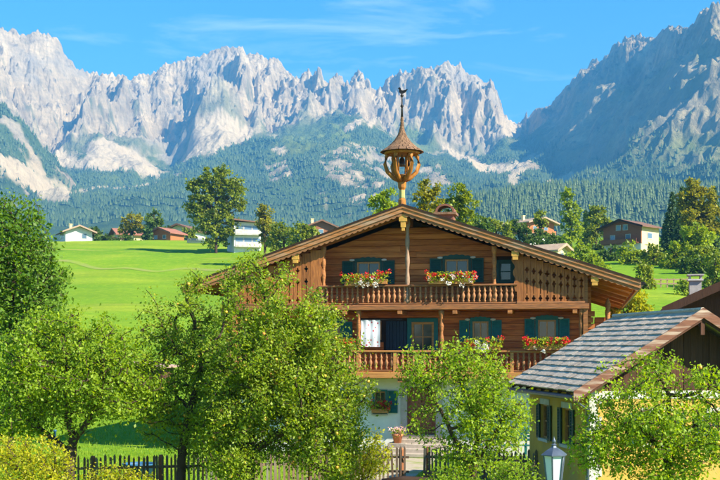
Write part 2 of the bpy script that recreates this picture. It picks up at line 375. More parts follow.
# ---- the rocky massif: one height field whose crest line, wall foot and lower slopes run at their own distances
def cv(x, pts): return np.interp(x, [p[0] for p in pts], [p[1] for p in pts])
ridge = [(-160,60),(-110,38),(-60,22),(-20,26),(0,32),(8,40),(16,41),(25,45),(33,39),(40,38),(50,37),(60,42),(66,52),(74,62),(85,70),(95,69),(105,72),(115,78),(122,74),(130,80),(140,77),(150,80),(158,72),(165,68),(178,66),(190,62),(200,55),(215,50),(228,48),(240,48),(247,54),(255,60),(262,56),(268,62),(275,65),(283,72),(290,75),(300,82),(308,80),(318,85),(330,88),(345,88),(355,84),(365,86),(375,92),(383,88),(387,80),(392,77),(400,74),(410,78),(415,76),(423,72),(430,68),(440,63),(446,61),(454,65),(460,66),(467,70),(475,72),(485,80),(491,86),(496,95),(500,110),(504,121),(512,122),(520,123),(527,125),(545,108),(560,96),(575,82),(590,67),(596,60),(604,58),(612,48),(620,46),(628,39),(640,37),(648,41),(656,38),(662,28),(672,24),(682,20),(692,22),(705,17),(720,15),(760,8),(880,0)]
ridgeD = [(-160,4300),(0,4700),(120,5000),(300,5100),(400,4950),(450,4850),(500,5000),(527,5500),(560,5050),(640,4100),(720,3350),(880,2800)]
foot = [(-160,140),(0,150),(45,148),(62,165),(88,144),(103,139),(130,148),(150,160),(168,172),(183,158),(195,124),(218,113),(240,126),(262,134),(290,125),(345,120),(370,118),(400,120),(430,138),(455,150),(490,160),(505,135),(527,132),(560,120),(600,95),(640,80),(720,62),(880,50)]
footD = [(-160,3900),(0,4250),(120,4560),(300,4650),(400,4550),(500,4500),(527,5000),(560,4500),(640,3650),(720,3050),(880,2600)]
mid = [(-160,190),(0,190),(100,182),(165,186),(200,168),(260,156),(300,142),(350,146),(400,160),(450,170),(500,178),(527,170),(560,168),(600,158),(640,145),(720,130),(880,120)]
midD = [(-160,3500),(0,3700),(300,3950),(500,3900),(560,3600),(640,3000),(720,2650),(880,2300)]
low = [(-160,215),(0,215),(100,208),(200,205),(300,205),(400,205),(500,200),(600,198),(720,192),(880,190)]
lowD = [(-160,2800),(0,2900),(400,3000),(560,2800),(640,2500),(720,2300),(880,2000)]
xs = np.arange(-160, 880.1, 0.9)
def rn(x, s, k): return pnoise(x/s, x*0+0.5, k)
yr = cv(xs, ridge) + 2.6*rn(xs, 9, 51) + 1.8*np.abs(rn(xs, 4.3, 52)) + 1.2*rn(xs, 2.2, 53)
nodesD = [xs*0+1750, cv(xs, lowD), cv(xs, midD), cv(xs, footD), cv(xs, ridgeD)]
nodesY = [xs*0+262, cv(xs, low), cv(xs, mid), cv(xs, foot), yr]
def smooth1(a, k):
    ker = np.hanning(2*k+3)[1:-1]; ker /= ker.sum(); return np.convolve(np.pad(a, k, mode='edge'), ker, 'valid')
for q in range(1, 5): nodesD[q] = smooth1(nodesD[q], 14)
for q in range(1, 4): nodesY[q] = smooth1(nodesY[q], 9)
nodesZ = [zat(y, d) for y, d in zip(nodesY, nodesD)]
nodesD.append(nodesD[4]+700); nodesZ.append(nodesZ[4]-620)
nodesD.append(nodesD[4]+1500); nodesZ.append(nodesZ[4]*0+250)
rows = [40, 80, 80, 190, 22, 8]
Ds, Zs, T = [], [], []
for q, nr_ in enumerate(rows):
    t = np.linspace(0, 1, nr_, endpoint=False)[:, None]
    Ds.append(nodesD[q]*(1-t) + nodesD[q+1]*t); tz = t
    if q == 3: tz = 0.75*t + 0.25*t**2.2
    Zs.append(nodesZ[q]*(1-tz) + nodesZ[q+1]*tz); T.append(q+t+0*xs)
D = np.concatenate(Ds); Z = np.concatenate(Zs); T = np.concatenate(T)
PX = np.broadcast_to(xs, D.shape); X = (PX-360)/FPX*D
# left spur standing in front of the wall
sy = cv(xs, [(-160,50),(-60,88),(0,112),(20,128),(40,150),(60,170),(80,190),(110,218),(130,250)]) + 2*rn(xs, 8, 61) + 1.2*rn(xs, 3, 62)
sD = 3500+0*xs; sz = zat(sy, sD)
spur = sz[None]-np.abs(D-sD)*np.where(D < sD, 0.62, 0.95)
isspur = (spur > Z) & (PX < 125); Z = np.where(PX < 125, np.maximum(Z, spur), Z)
wrock = sm(2.75, 3.1, T)*(1-sm(4.3, 5, T)); wr = np.where(PX > 527, 0.55, 1.0)*wrock*(1-0.85*np.exp(-((PX-516)/13)**2))
edge = 1-0.72*sm(3.55, 3.98, T)*(1-sm(4.02, 4.3, T))         # keep the traced crest line
wx = X + 90*fbm(X/420, D/420, 3, 5); wy = D + 90*fbm(X/420, D/420, 3, 6)
Z = Z + wr*edge*(300*(ridged(wx/400+.3, wy/700, 5, 1, .45)-0.46) + 105*(ridged(wx/125+4, wy/200, 4, 2)-0.45))
Z = Z + wr*np.where(edge < 0.6, 0.6, 1)*(26*(ridged(wx/44, wy/50, 4, 3)-0.45) + 30*fbm(X/60, D/45, 4, 19) + 9*pnoise(X/13, D/13, 9) + 17*(ridged(X/19, D/23, 2, 29)-0.5))
wf = (1-wrock)*sm(0.3, 1.0, T)*(1-sm(4.6, 5, T))
Z = Z + wf*(95*(ridged(wx/520+2, wy/700, 4, 12)-0.5) + 28*fbm(X/120, D/120, 4, 13) + 5*pnoise(X/20, D/20, 17))
rm = sm(535, 600, PX)*sm(1.0, 1.6, T)*(1-sm(3.8, 4.0, T))
Z = Z + rm*(75*(ridged((wx*0.75+wy*0.66)/300, (wx*0.66-wy*0.75)/900, 4, 33)-0.5) + 34*(ridged(wx/75, wy/90, 3, 34)-0.5))
PY = HOR-(Z-CZ)*FPX/D
dx_ = PX + 7*fbm(X/160, D/160, 3, 21); dy_ = PY + 5*fbm(X/150, D/150, 3, 22)
def inpoly(px, py, poly):
    ins = np.zeros(px.shape, bool); k = len(poly)-1
    for q in range(len(poly)):
        x1, y1 = poly[q]; x2, y2 = poly[k]
        if y1 != y2: ins ^= ((y1 > py) != (y2 > py)) & (px < (x2-x1)*(py-y1)/(y2-y1)+x1)
        k = q
    return ins
scree = np.zeros(D.shape); rocko = np.zeros(D.shape); mead = np.zeros(D.shape)
for p in ([(43,148),(62,165),(100,173),(129,171),(167,181),(152,163),(134,148),(103,138),(88,143),(88,158)],
          [(190,122),(218,110),(262,134),(240,143),(201,155),(183,160),(187,148)],
          [(10,156),(30,166),(53,182),(72,191),(67,208),(43,200),(10,177),(-30,160)],
          [(436,134),(462,152),(493,167),(503,176),(477,170),(454,155),(433,140)],
          [(502,118),(526,125),(519,139),(500,138)],
          [(478,166),(532,161),(527,172),(506,193),(502,192),(513,176),(478,173)],
          [(538,186),(560,176),(576,168),(570,185),(548,190)],
          [(340,131),(358,120),(368,115),(362,124),(348,134)], [(362,129),(372,118),(388,121),(372,128)],
          [(266,152),(285,146),(300,150),(280,155)], [(316,192),(326,190),(330,204),(314,203)],
          [(340,198),(378,192),(380,199),(345,204)], [(570,182),(600,172),(640,176),(600,176)]):
    scree[inpoly(dx_, dy_, p)] = 1
for p in ([(318,160),(345,142),(385,148),(400,170),(380,188),(345,186),(325,175)], [(660,168),(672,150),(690,152),(690,170),(672,176)],
          [(150,160),(178,146),(188,160),(180,176),(160,174)], [(415,170),(440,165),(452,182),(425,190)], [(20,150),(40,165),(30,175),(5,160)],
          [(520,160),(540,150),(550,165),(530,172)], [(262,165),(285,160),(290,180),(270,182)]):
    rocko[inpoly(dx_, dy_, p)] = 1
for p in ([(262,150),(285,134),(315,122),(352,128),(356,140),(330,146),(300,158),(272,160)], [(660,146),(690,138),(730,136),(730,148),(690,152)],
          [(78,196),(86,188),(90,210),(80,212)], [(395,122),(420,128),(440,150),(425,152),(400,140)], [(100,176),(140,180),(130,186),(100,184)]):
    mead[inpoly(dx_, dy_, p)] = 1
cl_ = fbm(X/130, D/110, 4, 81)
mead = np.maximum(mead, 0.75*sm(0.10, 0.30, cl_)*sm(1.5, 2.2, T)*(1-sm(2.9, 3.15, T)))
stk = ridged(wx/55, wy/600, 3, 83)
scree = np.maximum(scree, 0.85*sm(0.80, 0.90, stk)*sm(2.1, 2.5, T)*(1-sm(3.0, 3.2, T))*sm(-0.05, .2, fbm(X/300, D/300, 2, 84)))
def blur(a_, k):
    for ax in (0, 1):
        a_ = sum(np.roll(a_, s_, ax) for s_ in range(-k, k+1))/(2*k+1)
    return a_
bn = 0.5*fbm(X/28, D/28, 3, 97)
scree = sm(0.35, 0.65, blur(scree, 4)+bn*0.6); mead = blur(mead, 5)
trail = (np.abs(PY-(191-0.075*(PX-69)+1.6*np.sin(PX/9))) < 1.0) & (PX > 69) & (PX < 165)
scree[trail] = 0.8
gn = fbm(X/90, D/60, 4, 41)
rock = np.clip(wrock + sm(0.05, 0.3, gn)*sm(2.2, 2.9, T) + rocko*sm(-0.22, 0.02, gn+0.25*pnoise(X/35, D/35, 47)), 0, 1)
rock = np.where(isspur & (PX < 125), sm(-0.05, 0.2, gn+(118-PY+PX)/400), rock)
right = sm(530, 575, PX)
rock = np.clip(rock*(1-right) + right*(sm(0.0, 0.25, gn + 0.9*(T-3.5)) + 0.72*sm(1.3, 2.2, T)), 0, 1)
green = sm(0.08, 0.35, fbm(X/70, D/45, 4, 43) - 0.10 + 0.25*(3.3-T)*(1-right))*wrock*(1-scree)*0.7
V = np.stack([X, D, Z], -1).reshape(-1, 3)
nr, nc = D.shape
i = (np.arange(nr-1)[:, None]*nc + np.arange(nc-1)[None]).ravel()
F = np.stack([i, i+1, i+nc+1, i+nc], 1)
m, n, Lk, b = mat_base('mountain')
tc = n.new('ShaderNodeTexCoord')
def attr(k):
    a = n.new('ShaderNodeAttribute'); a.attribute_name = k; return a.outputs['Fac']
fo = ramp(noise(0.012, 6), 0.35, 0.65, (0.05, 0.085, 0.022), (0.09, 0.14, 0.035))
rk = ramp(noise(0.014, 8, 0.7, st=(1, 1, 0.5)), 0.34, 0.66, (0.27, 0.205, 0.12), (0.72, 0.56, 0.335))
rk = mixc(ramp(noise(0.05, 6, 0.65, st=(0.4, 0.4, 1.6)), 0.45, 0.7, G0, (0.55,)*3), rk, (0.27, 0.225, 0.165))
scn = ramp(noise(0.03, 6), 0.3, 0.7, (0.66, 0.52, 0.32), (0.54, 0.42, 0.26))
md = ramp(noise(0.02, 6), 0.35, 0.65, (0.20, 0.235, 0.055), (0.115, 0.165, 0.036))
cr = noise(0.02, 9, 0.75, st=(1.4, 1.4, 0.35))
rk = mixc(ramp(cr, 0.36, 0.44, (0.85,)*3, G0), rk, (0.16, 0.13, 0.095))
rk = mixc(ramp(noise(0.0035, 3), 0.5, 0.62, G0, (0.5,)*3), rk, (0.34, 0.30, 0.24))
c = mixc(attr('rock'), fo, rk); c = mixc(attr('green'), c, (0.085, 0.115, 0.045)); c = mixc(attr('mead'), c, md); c = mixc(attr('scree'), c, scn)
Lk(c, b.inputs['Base Color']); b.inputs['Roughness'].default_value = 0.95; b.inputs['Specular IOR Level'].default_value = 0.05
bp = n.new('ShaderNodeBump'); bp.inputs['Strength'].default_value = 1.0; bp.inputs['Distance'].default_value = 22
Lk(noise(0.03, 8, 0.7, st=(1, 1, 0.45)), bp.inputs['Height']); Lk(bp.outputs[0], b.inputs['Normal'])
M['mountain'] = m
tag(link('mountains', fast_mesh('mountains', V, F, attrs={'rock': rock.ravel(), 'scree': scree.ravel(), 'mead': mead.ravel(), 'green': green.ravel()}), 'mountain'),
    'jagged limestone mountain range with scree and forested lower slopes', kind='structure')

def cones(P, H, Wd, tint, n=5, tiers=1, seed=0):
    """many conifers as one mesh: P base points, H heights, Wd half widths"""
    rg = np.random.default_rng(seed); k = len(P); vs_, fs_, tn = [], [], []; off = 0
    for tr in range(tiers):
        zb = 0.08 + 0.86*tr/tiers*0.85 if tiers > 1 else 0.04
        zt = 1.0 if tr == tiers-1 else zb + 1.25*0.9/tiers
        wd = Wd*(1-zb)*(1.12 if tiers > 1 else 1.0)
        ph = rg.uniform(0, 6.28, k)
        ring = []
        for q in range(n):
            a = ph+2*PI*q/n; rr = wd*rg.uniform(0.72, 1.2, k)
            ring.append(np.stack([P[:, 0]+rr*np.cos(a), P[:, 1]+rr*np.sin(a), P[:, 2]+H*(zb+rg.uniform(-0.03, 0.02, k))], -1))
        tip = P + np.stack([0*H, 0*H, H*zt], -1)
        vs_.append(np.stack(ring+[tip], 1).reshape(-1, 3)); tn.append(np.repeat(np.clip(tint+rg.normal(0, .05, k), 0, 1), n+1))
        base = off + np.arange(k)*(n+1)
        for q in range(n): fs_.append(np.stack([base+q, base+(q+1) % n, base+n], 1))
        off += k*(n+1)
    return np.concatenate(vs_), np.concatenate(fs_), np.concatenate(tn)
rg = np.random.default_rng(5)
# forest on the lower slopes of the massif
wt = np.clip(1-rock*1.3, 0, 1)*(1-scree)*(1-0.93*mead)*(T < 3.6)*(T > 0.55)*(PX > -60)*(PX < 780)
wt *= sm(-0.25, 0.12, fbm(X/210, D/210, 3, 71)+0.42*(3.1-T))
wt *= 1-0.8*right*sm(1.5, 2.1, T)
wt[-1] = 0; wt[:, -1] = 0
ar = np.zeros(D.shape); ar[:-1, :-1] = (D[1:, :-1]-D[:-1, :-1])*(X[:-1, 1:]-X[:-1, :-1])
pr = (wt*np.abs(ar)).ravel(); pr /= pr.sum()
pick = rg.choice(pr.size, 80000, p=pr)
P = V[pick] + np.stack([rg.uniform(-4, 4, len(pick)), rg.uniform(-6, 6, len(pick)), np.full(len(pick), -1.0)], -1)
H = 4+13*rg.random(len(pick))**1.8; H *= np.where(T.ravel()[pick] > 2.5, 0.6, 1)
tv, tf, tt = cones(P, H, H*rg.uniform(0.2, 0.34, len(pick)), np.clip(0.45+0.5*fbm(P[:, 0]/200, P[:, 1]/200, 3, 8)+rg.normal(0, .15, len(pick)), 0, 1), 5, 1, 1)
tag(link('mountain_forest', fast_mesh('mountain_forest', tv, tf, tt), 'forest'), 'dark spruce forest covering the lower mountain slopes', 'forest', kind='stuff')
# ---- wooded hill on the right
hx = np.linspace(430, 900, 190); hD = np.linspace(1150, 2300, 90)
HX, HD = np.meshgrid(hx, hD)
topy = cv(HX, [(430,236),(455,222),(480,206),(520,198),(560,195),(640,194),(720,195),(900,190)])
hz = 15 + (zat(topy, 1900)-15)*sm(1080, 1900, HD)**0.8*(1-0.5*sm(1950, 2300, HD))
HXX = (HX-360)/FPX*HD
hz = hz + 9*fbm(HXX/150, HD/150, 3, 91)*sm(430, 500, HX)
V2 = np.stack([HXX, HD, hz], -1).reshape(-1, 3); nr, nc = HD.shape
i = (np.arange(nr-1)[:, None]*nc + np.arange(nc-1)[None]).ravel()
F2 = np.stack([i, i+1, i+nc+1, i+nc], 1)
M['hillfloor'] = pm('forest_floor', (0.035, 0.07, 0.018), (0.06, 0.10, 0.025), 0.02, 0.95)
tag(link('hill', fast_mesh('hill', V2, F2, smooth=True), 'hillfloor'), 'low hill covered by spruce forest behind the village', kind='structure')
k = 9000
a = rg.integers(0, nr-1, k*2); b_ = rg.integers(0, nc-1, k*2)
ok = (hD[a] > 1350) & (rg.random(k*2) < hD[a]/2000*0.8)
a, b_ = a[ok][:k], b_[ok][:k]
P = V2.reshape(nr, nc, 3)[a, b_] + np.stack([rg.uniform(-5, 5, len(a)), rg.uniform(-7, 7, len(a)), np.full(len(a), -1.0)], -1)
H = rg.uniform(12, 24, len(a))
tv, tf, tt = cones(P, H, H*rg.uniform(0.16, 0.23, len(a)), np.clip(0.55+0.35*fbm(P[:, 0]/80, P[:, 1]/80, 3, 18)+rg.normal(0, .2, len(a)), 0, 1), 6, 3, 2)
tag(link('hill_forest', fast_mesh('hill_forest', tv, tf, tt), 'forest'), 'dense spruce wood on the low hill right of the chalet', 'forest', kind='stuff')
# ---- the air between here and the mountains
m = bpy.data.materials.new('haze_air'); m.use_nodes = True; n = m.node_tree.nodes; n.clear()
o_ = n.new('ShaderNodeOutputMaterial'); pv = n.new('ShaderNodeVolumePrincipled')
pv.inputs['Color'].default_value = (0.12, 0.48, 1.0, 1); pv.inputs['Density'].default_value = 0.000130; pv.inputs['Anisotropy'].default_value = 0.0
m.node_tree.links.new(pv.outputs[0], o_.inputs['Volume'])
hb = MB().box(-5200, 5200, -400, 8200, -2.0, 1420).build('haze', m)
tag(hb, 'thin blue haze in front of the mountains', kind='stuff')
# ================================================================== foliage helpers
def leaf_mesh(name, Pn, size, rg, tint=None, droop=0.3, width=0.36, dirs=None):
    """one folded four-cornered leaf at each point of Pn"""
    k = len(Pn)
    d = rg.normal(0, 1, (k, 3)) if dirs is None else dirs + rg.normal(0, 0.55, (k, 3))
    d[:, 2] -= droop; d /= np.linalg.norm(d, axis=1, keepdims=True)+1e-9
    s = np.cross(d, rg.normal(0, .55, (k, 3))+np.array([.25, -.15, 1.0])); s /= np.linalg.norm(s, axis=1, keepdims=True)+1e-9
    nn = np.cross(d, s); sz = (size*rg.uniform(0.65, 1.3, k))[:, None]
    a = Pn; c_ = Pn+d*sz; l = Pn+d*sz*0.45+s*sz*width+nn*sz*0.10; r = Pn+d*sz*0.45-s*sz*width+nn*sz*0.10
    V = np.stack([a, r, c_, l], 1).reshape(-1, 3)
    F = np.arange(4*k).reshape(k, 4)
    if tint is None: tint = rg.random(k)
    return fast_mesh(name, V, F, np.repeat(np.clip(tint, 0, 1), 4))
def join_tubes(segs, n=5):
    """segs: list of (p0,p1,r0,r1) -> verts, faces"""
    P0 = np.array([s[0] for s in segs]); P1 = np.array([s[1] for s in segs])
    r0 = np.array([s[2] for s in segs])[:, None]; r1 = np.array([s[3] for s in segs])[:, None]
    t = P1-P0; t /= np.linalg.norm(t, axis=1, keepdims=True)+1e-9
    up = np.where(np.abs(t[:, 2:3]) > 0.9, np.array([[1., 0, 0]]), np.array([[0, 0, 1.]]))
    a = np.cross(t, up); a /= np.linalg.norm(a, axis=1, keepdims=True)+1e-9; b = np.cross(t, a)
    vs_ = []
    for P, r in ((P0, r0), (P1+t*r1*0.3, r1)):
        for q in range(n):
            vs_.append(P + (a*math.cos(2*PI*q/n)+b*math.sin(2*PI*q/n))*r)
    V = np.stack(vs_, 1).reshape(-1, 3); k = len(segs); base = np.arange(k)*2*n
    F = np.concatenate([np.stack([base+q, base+(q+1) % n, base+n+(q+1) % n, base+n+q], 1) for q in range(n)])
    return V, F
# ================================================================== the chalet
CA = R(11.5); ca, sa = math.cos(CA), math.sin(CA)
OX, OY = 1.90, 44.0
def fx(px, yl):                       # photo column -> metres along the facade at local depth yl
    k = (px-360)/FPX; return (k*(OY+yl*ca)-OX-yl*sa)/(ca+k*sa)
def fz(px, py, yl):
    x = fx(px, yl); return CZ+(HOR-py)/FPX*(OY-x*sa+yl*ca)
ch = thing('chalet', 'large wooden farmhouse with two flower balconies, wide gable and bell turret', 'chalet', (OX, OY, 0), -CA)
HW, DEP, HG = 6.85, 31.0, 7.45                  # half width of the walls, depth of the house
RA, RM, RE, OV = 9.41, 0.340, 8.55, 1.5   # roof: apex height, slope, half width, front overhang
def rz_(x): return RA-RM*abs(x)
rnd = random.Random(3)
YB = -1.15                            # balcony front
Z1, Z2 = 3.16, 5.66                   # balcony floors
# openings of the facade (x0,x1,z0,z1)
def op(p0, p1, q0, q1, yl=0.0):
    pm_ = (p0+p1)/2
    return [fx(p0, yl), fx(p1, yl), fz(pm_, q1, yl), fz(pm_, q0, yl)]
win_u1 = op(357, 380, 262, 283); win_u2 = op(445, 468.5, 259.5, 281)
win_u3 = op(499, 512, 262, 281); win_u0 = op(306, 317, 268, 285)
win_m2 = op(472.5, 488.5, 321.5, 340); win_m3 = op(538, 556, 320, 338); win_m0 = op(326, 340, 323, 341)
door_m = op(411.5, 434, 322, 352); door_m2 = op(386, 407, 321, 352)
win_m1 = op(362, 381, 321, 340)
win_g1 = op(374.5, 385.5, 391.5, 412); win_g0 = op(328, 340, 391, 412); win_g2 = op(468, 486, 390, 411)
door_g = op(406.5, 436, 388, 435)
ups = [win_u0, win_u1, win_u2, win_u3]; mids = [win_m0, win_m1, door_m2, door_m, win_m2, win_m3]
# ground floor plaster
pw = MB().holed(-HG, HG, 0.0, Z1-0.02, [win_g0, win_g1, win_g2, door_g], 0.0, 0.45)
pw.box(-HG, -HG+0.45, 0.45, DEP, 0, Z1-0.02); pw.box(HG-0.45, HG, 0.45, DEP, 0, Z1-0.02); pw.box(-HG+.45, HG-.45, DEP-.45, DEP, 0, Z1-0.02)
pw.build('plaster_wall', 'plaster', ch)
# timber core behind the logs with the same openings
core = MB()
core.holed(-HW+0.1, HW-0.1, Z1-0.02, rz_(HW)-0.32, ups+mids, 0.09, 0.25)
zc_ = rz_(HW)-0.32
hs = [h for h in ups if h[3] > zc_]
top = [(-HW+0.1, zc_), (HW-0.1, zc_), (0, RA-0.36)]
cols = sorted({-HW+0.1, HW-0.1, 0.0, *[v for h in hs for v in h[:2]]})
for q in range(len(cols)-1):
    x0, x1 = cols[q], cols[q+1]; xm = (x0+x1)/2
    hh = [h for h in hs if h[0] < xm < h[1]]; zb = hh[0][3] if hh else zc_
    core.prism([(x0, zb), (x1, zb), (x1, rz_(x1)-0.36), (x0, rz_(x0)-0.36)], 0.09, 0.25)
core.box(-HW+.1, -HW+.25, .25, DEP, Z1, rz_(HW)-.35); core.box(HW-.25, HW-.1, .25, DEP, Z1, rz_(HW)-.35)
core.prism([(-HW+.25, Z1), (HW-.25, Z1), (HW-.25, rz_(HW)-.35), (0, RA-.4), (-HW+.25, rz_(HW)-.35)], DEP-.2, DEP-.05)
core.build('timber_wall', 'dark', ch)
# logs: every course is cut at the openings and at a few joints
rh = 0.232; nrow = int((RA-0.45-Z1)/rh)
for q in range(nrow):
    z0 = Z1 + q*rh; z1 = z0+rh-0.007; zm = z1
    lim = min(HW, (RA-0.40-z1)/RM)
    if lim < 0.25: break
    cut = sorted([(h[0]-0.10, h[1]+0.10) for h in ups+mids if h[2]-0.08 < z1 and h[3]+0.08 > z0])
    segs = []; x = -lim
    for a_, b2 in cut:
        if a_ > x: segs.append((x, a_))
        x = max(x, b2)
    if x < lim: segs.append((x, lim))
    fin = []
    for a_, b2 in segs:
        while b2-a_ > 5.2:
            c_ = a_ + rnd.uniform(2.4, 4.6); fin.append((a_, c_-0.006)); a_ = c_
        fin.append((a_, b2))
    for a_, b2 in fin:
        o = rnd.uniform(-0.012, 0.012)
        lg = MB().bevbox(a_, b2, o, 0.10, z0+rnd.uniform(0, .003), z1, 0.011)
        if lim < HW:                                     # follow the rake at the ends
            ex = (z1-z0)/RM
            for e_, sg in ((a_, -1), (b2, 1)):
                if abs(abs(e_)-lim) < 1e-6:
                    lg.v = [(v[0]+sg*min(ex*(z1-v[2])/(z1-z0), HW-lim), v[1], v[2]) if abs(v[0]-e_) < 1e-6 else v for v in lg.v]
        lg.build('log', 'log_red' if z0 < Z2-0.1 else 'log', ch)
# right and left side walls
for s in (1, -1):
    for q in range(int((rz_(HW)-0.35-Z1)/rh)):
        z0 = Z1+q*rh; bx = MB().bevbox(0.06, DEP, 0, 0.14, z0, z0+rh-0.012, 0.018)
        bx.v = [(s*(HW-0.005-v[1]+0.0), v[0], v[2]) for v in bx.v]
        if s < 0: bx.f = [f[::-1] for f in bx.f]
        bx.f = [f[::-1] for f in bx.f] if s > 0 else bx.f
        bx.build('side_log', 'log_red', ch)
for s in (1, -1):                      # low log lean-to along the side walls
    for q in range(9):
        z0 = Z1+q*rh; MB().box(*sorted((s*(HW+.14), s*(HG-.02))), .02, 5.5, z0, z0+rh-.014).build('side_log', 'log_red', ch)
for s in (1, -1):                      # interlocked log ends at the corner
    for q in range(10):
        z0 = Z1+q*rh
        MB().box(s*HW-0.12, s*HW+0.10+0.05*(q % 2), -0.22-0.06*((q+1) % 2), -0.03, z0+.01, z0+rh-.02).build('log_end', 'log', ch)
# ---- roof
for s in (1, -1):
    rf = MB(); rf.prism([(0, RA), (s*RE, rz_(RE)), (s*RE, rz_(RE)-0.10), (0, RA-0.10)][::(-1 if s > 0 else 1)], -OV, DEP+1.0)
    ro = rf.build('roof', 'spire', ch)
    # soffit boards of the overhang, each its own piece
    x0, x1 = 6.2, RE-0.06
    pts = [(s*x0, rz_(x0)-0.105), (s*x1, rz_(x1)-0.105), (s*x1, rz_(x1)-0.15), (s*x0, rz_(x0)-0.15)]
    sb = MB().prism(pts[::(-1 if s > 0 else 1)], 0, 0.385); sme = bpy.data.meshes.new('soffit_board'); sme.from_pydata(sb.v, [], sb.f)
    for q in range(int((DEP+OV+0.7)/0.40)):
        link('soffit_board', sme, 'soffit', ch, (0, -OV+0.06+q*0.40, rnd.uniform(-.012, 0)))
    for q in range(int((DEP+OV)/1.0)):  # rafters
        y0 = -OV+0.12+q*1.0
        pts = [(s*0.1, RA-0.16), (s*(RE-0.1), rz_(RE)-0.12), (s*(RE-0.1), rz_(RE)-0.26), (s*0.1, RA-0.32)]
        if y0 < -0.2 or q % 4 == 0:
            p2 = [(s*(HW-.1), rz_(HW)-.14), (s*(RE-.1), rz_(RE)-.10), (s*(RE-.1), rz_(RE)-.25), (s*(HW-.1), rz_(HW)-.3)]
            MB().prism((pts if y0 < -0.2 else p2)[::(-1 if s > 0 else 1)], y0, y0+0.11).build('rafter', 'soffit', ch)
    # barge boards on the gable: cover strip, wide board, scalloped board
    yf = -OV
    def strip(d0, d1, y0, y1, name, mt, x_a=0.0, x_b=RE+0.06):
        pts = [(s*x_a, rz_(x_a)+d1), (s*x_b, rz_(x_b)+d1), (s*x_b, rz_(x_b)+d0), (s*x_a, rz_(x_a)+d0)]
        return MB().prism(pts[::(-1 if s > 0 else 1)], y0, y1).build(name, mt, ch)
    strip(-0.03, 0.045, yf-0.10, yf+0.5, 'roof_edge', 'dark')
    strip(-0.115, -0.032, yf-0.085, yf-0.02, 'barge_board', 'barge')
    strip(-0.265, -0.118, yf-0.055, yf-0.012, 'barge_board', 'barge')
    sc_ = MB(); nsc = 40; up_, lo_ = [], []
    for q in range(nsc*6+1):
        x = 0.02+q*(RE-0.02)/(nsc*6); u = (q % 6)/6
        up_.append((s*x, rz_(x)-0.25)); lo_.append((s*x, rz_(x)-0.345-0.055*abs(math.sin(PI*q/6))))
    for q in range(nsc*6):
        pts = [lo_[q], lo_[q+1], up_[q+1], up_[q]]
        sc_.prism(pts if s > 0 else pts[::-1], yf-0.02, yf+0.015)
    sc_.build('scalloped_board', 'scallop', ch)
    fa = MB(); fa.box(*sorted((s*(RE-0.0), s*(RE+0.06))), -OV, DEP+1, rz_(RE)-0.22, rz_(RE)-0.005); fa.build('eave_board', 'barge', ch)
    MB().tube([(s*(RE+0.13), -OV, rz_(RE)-0.10), (s*(RE+0.13), DEP+1, rz_(RE)-0.12)], 0.075, 8).build('gutter', 'iron', ch)
    # knee brace with turned drop under the eave, purlins
    for xx, mt in ((4.15, 'purlin'), (7.0, 'purlin')):
        MB().box(s*xx-0.12, s*xx+0.12, -OV+0.10, 0.3, rz_(xx)-0.62, rz_(xx)-0.36).build('purlin', 'beam', ch)
        e = MB(); e.box(s*xx-0.135, s*xx+0.135, -OV+0.02, -OV+0.10, rz_(xx)-0.55, rz_(xx)-0.35); e.box(s*xx-0.10, s*xx+0.10, -OV+0.03, -OV+0.09, rz_(xx)-0.68, rz_(xx)-0.55)
        e.build('purlin_end', mt, ch)
MB().box(-0.14, 0.14, -OV+0.10, 0.3, RA-0.66, RA-0.36).build('purlin', 'beam', ch)
e = MB(); e.box(-0.15, 0.15, -OV+0.0, -OV+0.10, RA-0.60, RA-0.33); e.box(-0.09, 0.09, -OV+0.02, -OV+0.09, RA-0.82, RA-0.60); e.box(-0.055, 0.055, -OV+0.03, -OV+0.08, RA-0.95, RA-0.82)
e.build('purlin_end', 'purlin', ch)
# eave posts where the right soffit meets the wall
for s in (1, -1):
    p = MB(); p.lathe([(0.09, 0), (0.11, .1), (0.075, .2), (0.10, .5), (0.07, .62), (0.12, .8), (0.05, .95), (0.02, 1.05)], s*(HG+0.02), -0.12, Z1+1.75, 8)
    p.build('corner_finial', 'beam', ch, True)
# ---- turned posts between balcony and roof
def turned(name, x, y, z0, z1, r, mt, parent):
    h = z1-z0; pr = []
    for q in range(25):
        t = q/24; rr = r*(0.80+0.16*math.sin(t*PI*9)) if 0.12 < t < 0.88 else r*1.15
        pr.append((rr, t*h))
    return MB().lathe(pr, x, y, z0, 8).build(name, mt, parent, True)
xu = [fx(p, YB) for p in (323, 407, 494)]
for x in xu: turned('post', x, YB+0.10, Z2+0.1, rz_(x)-0.40, 0.095, 'greypost' if abs(x) < 2 else 'beam', ch)
xm = [fx(p, YB) for p in (358, 441, 581)]
for x in xm: turned('post', x, YB+0.12, Z1+0.1, Z2-0.12, 0.095, 'beam', ch)
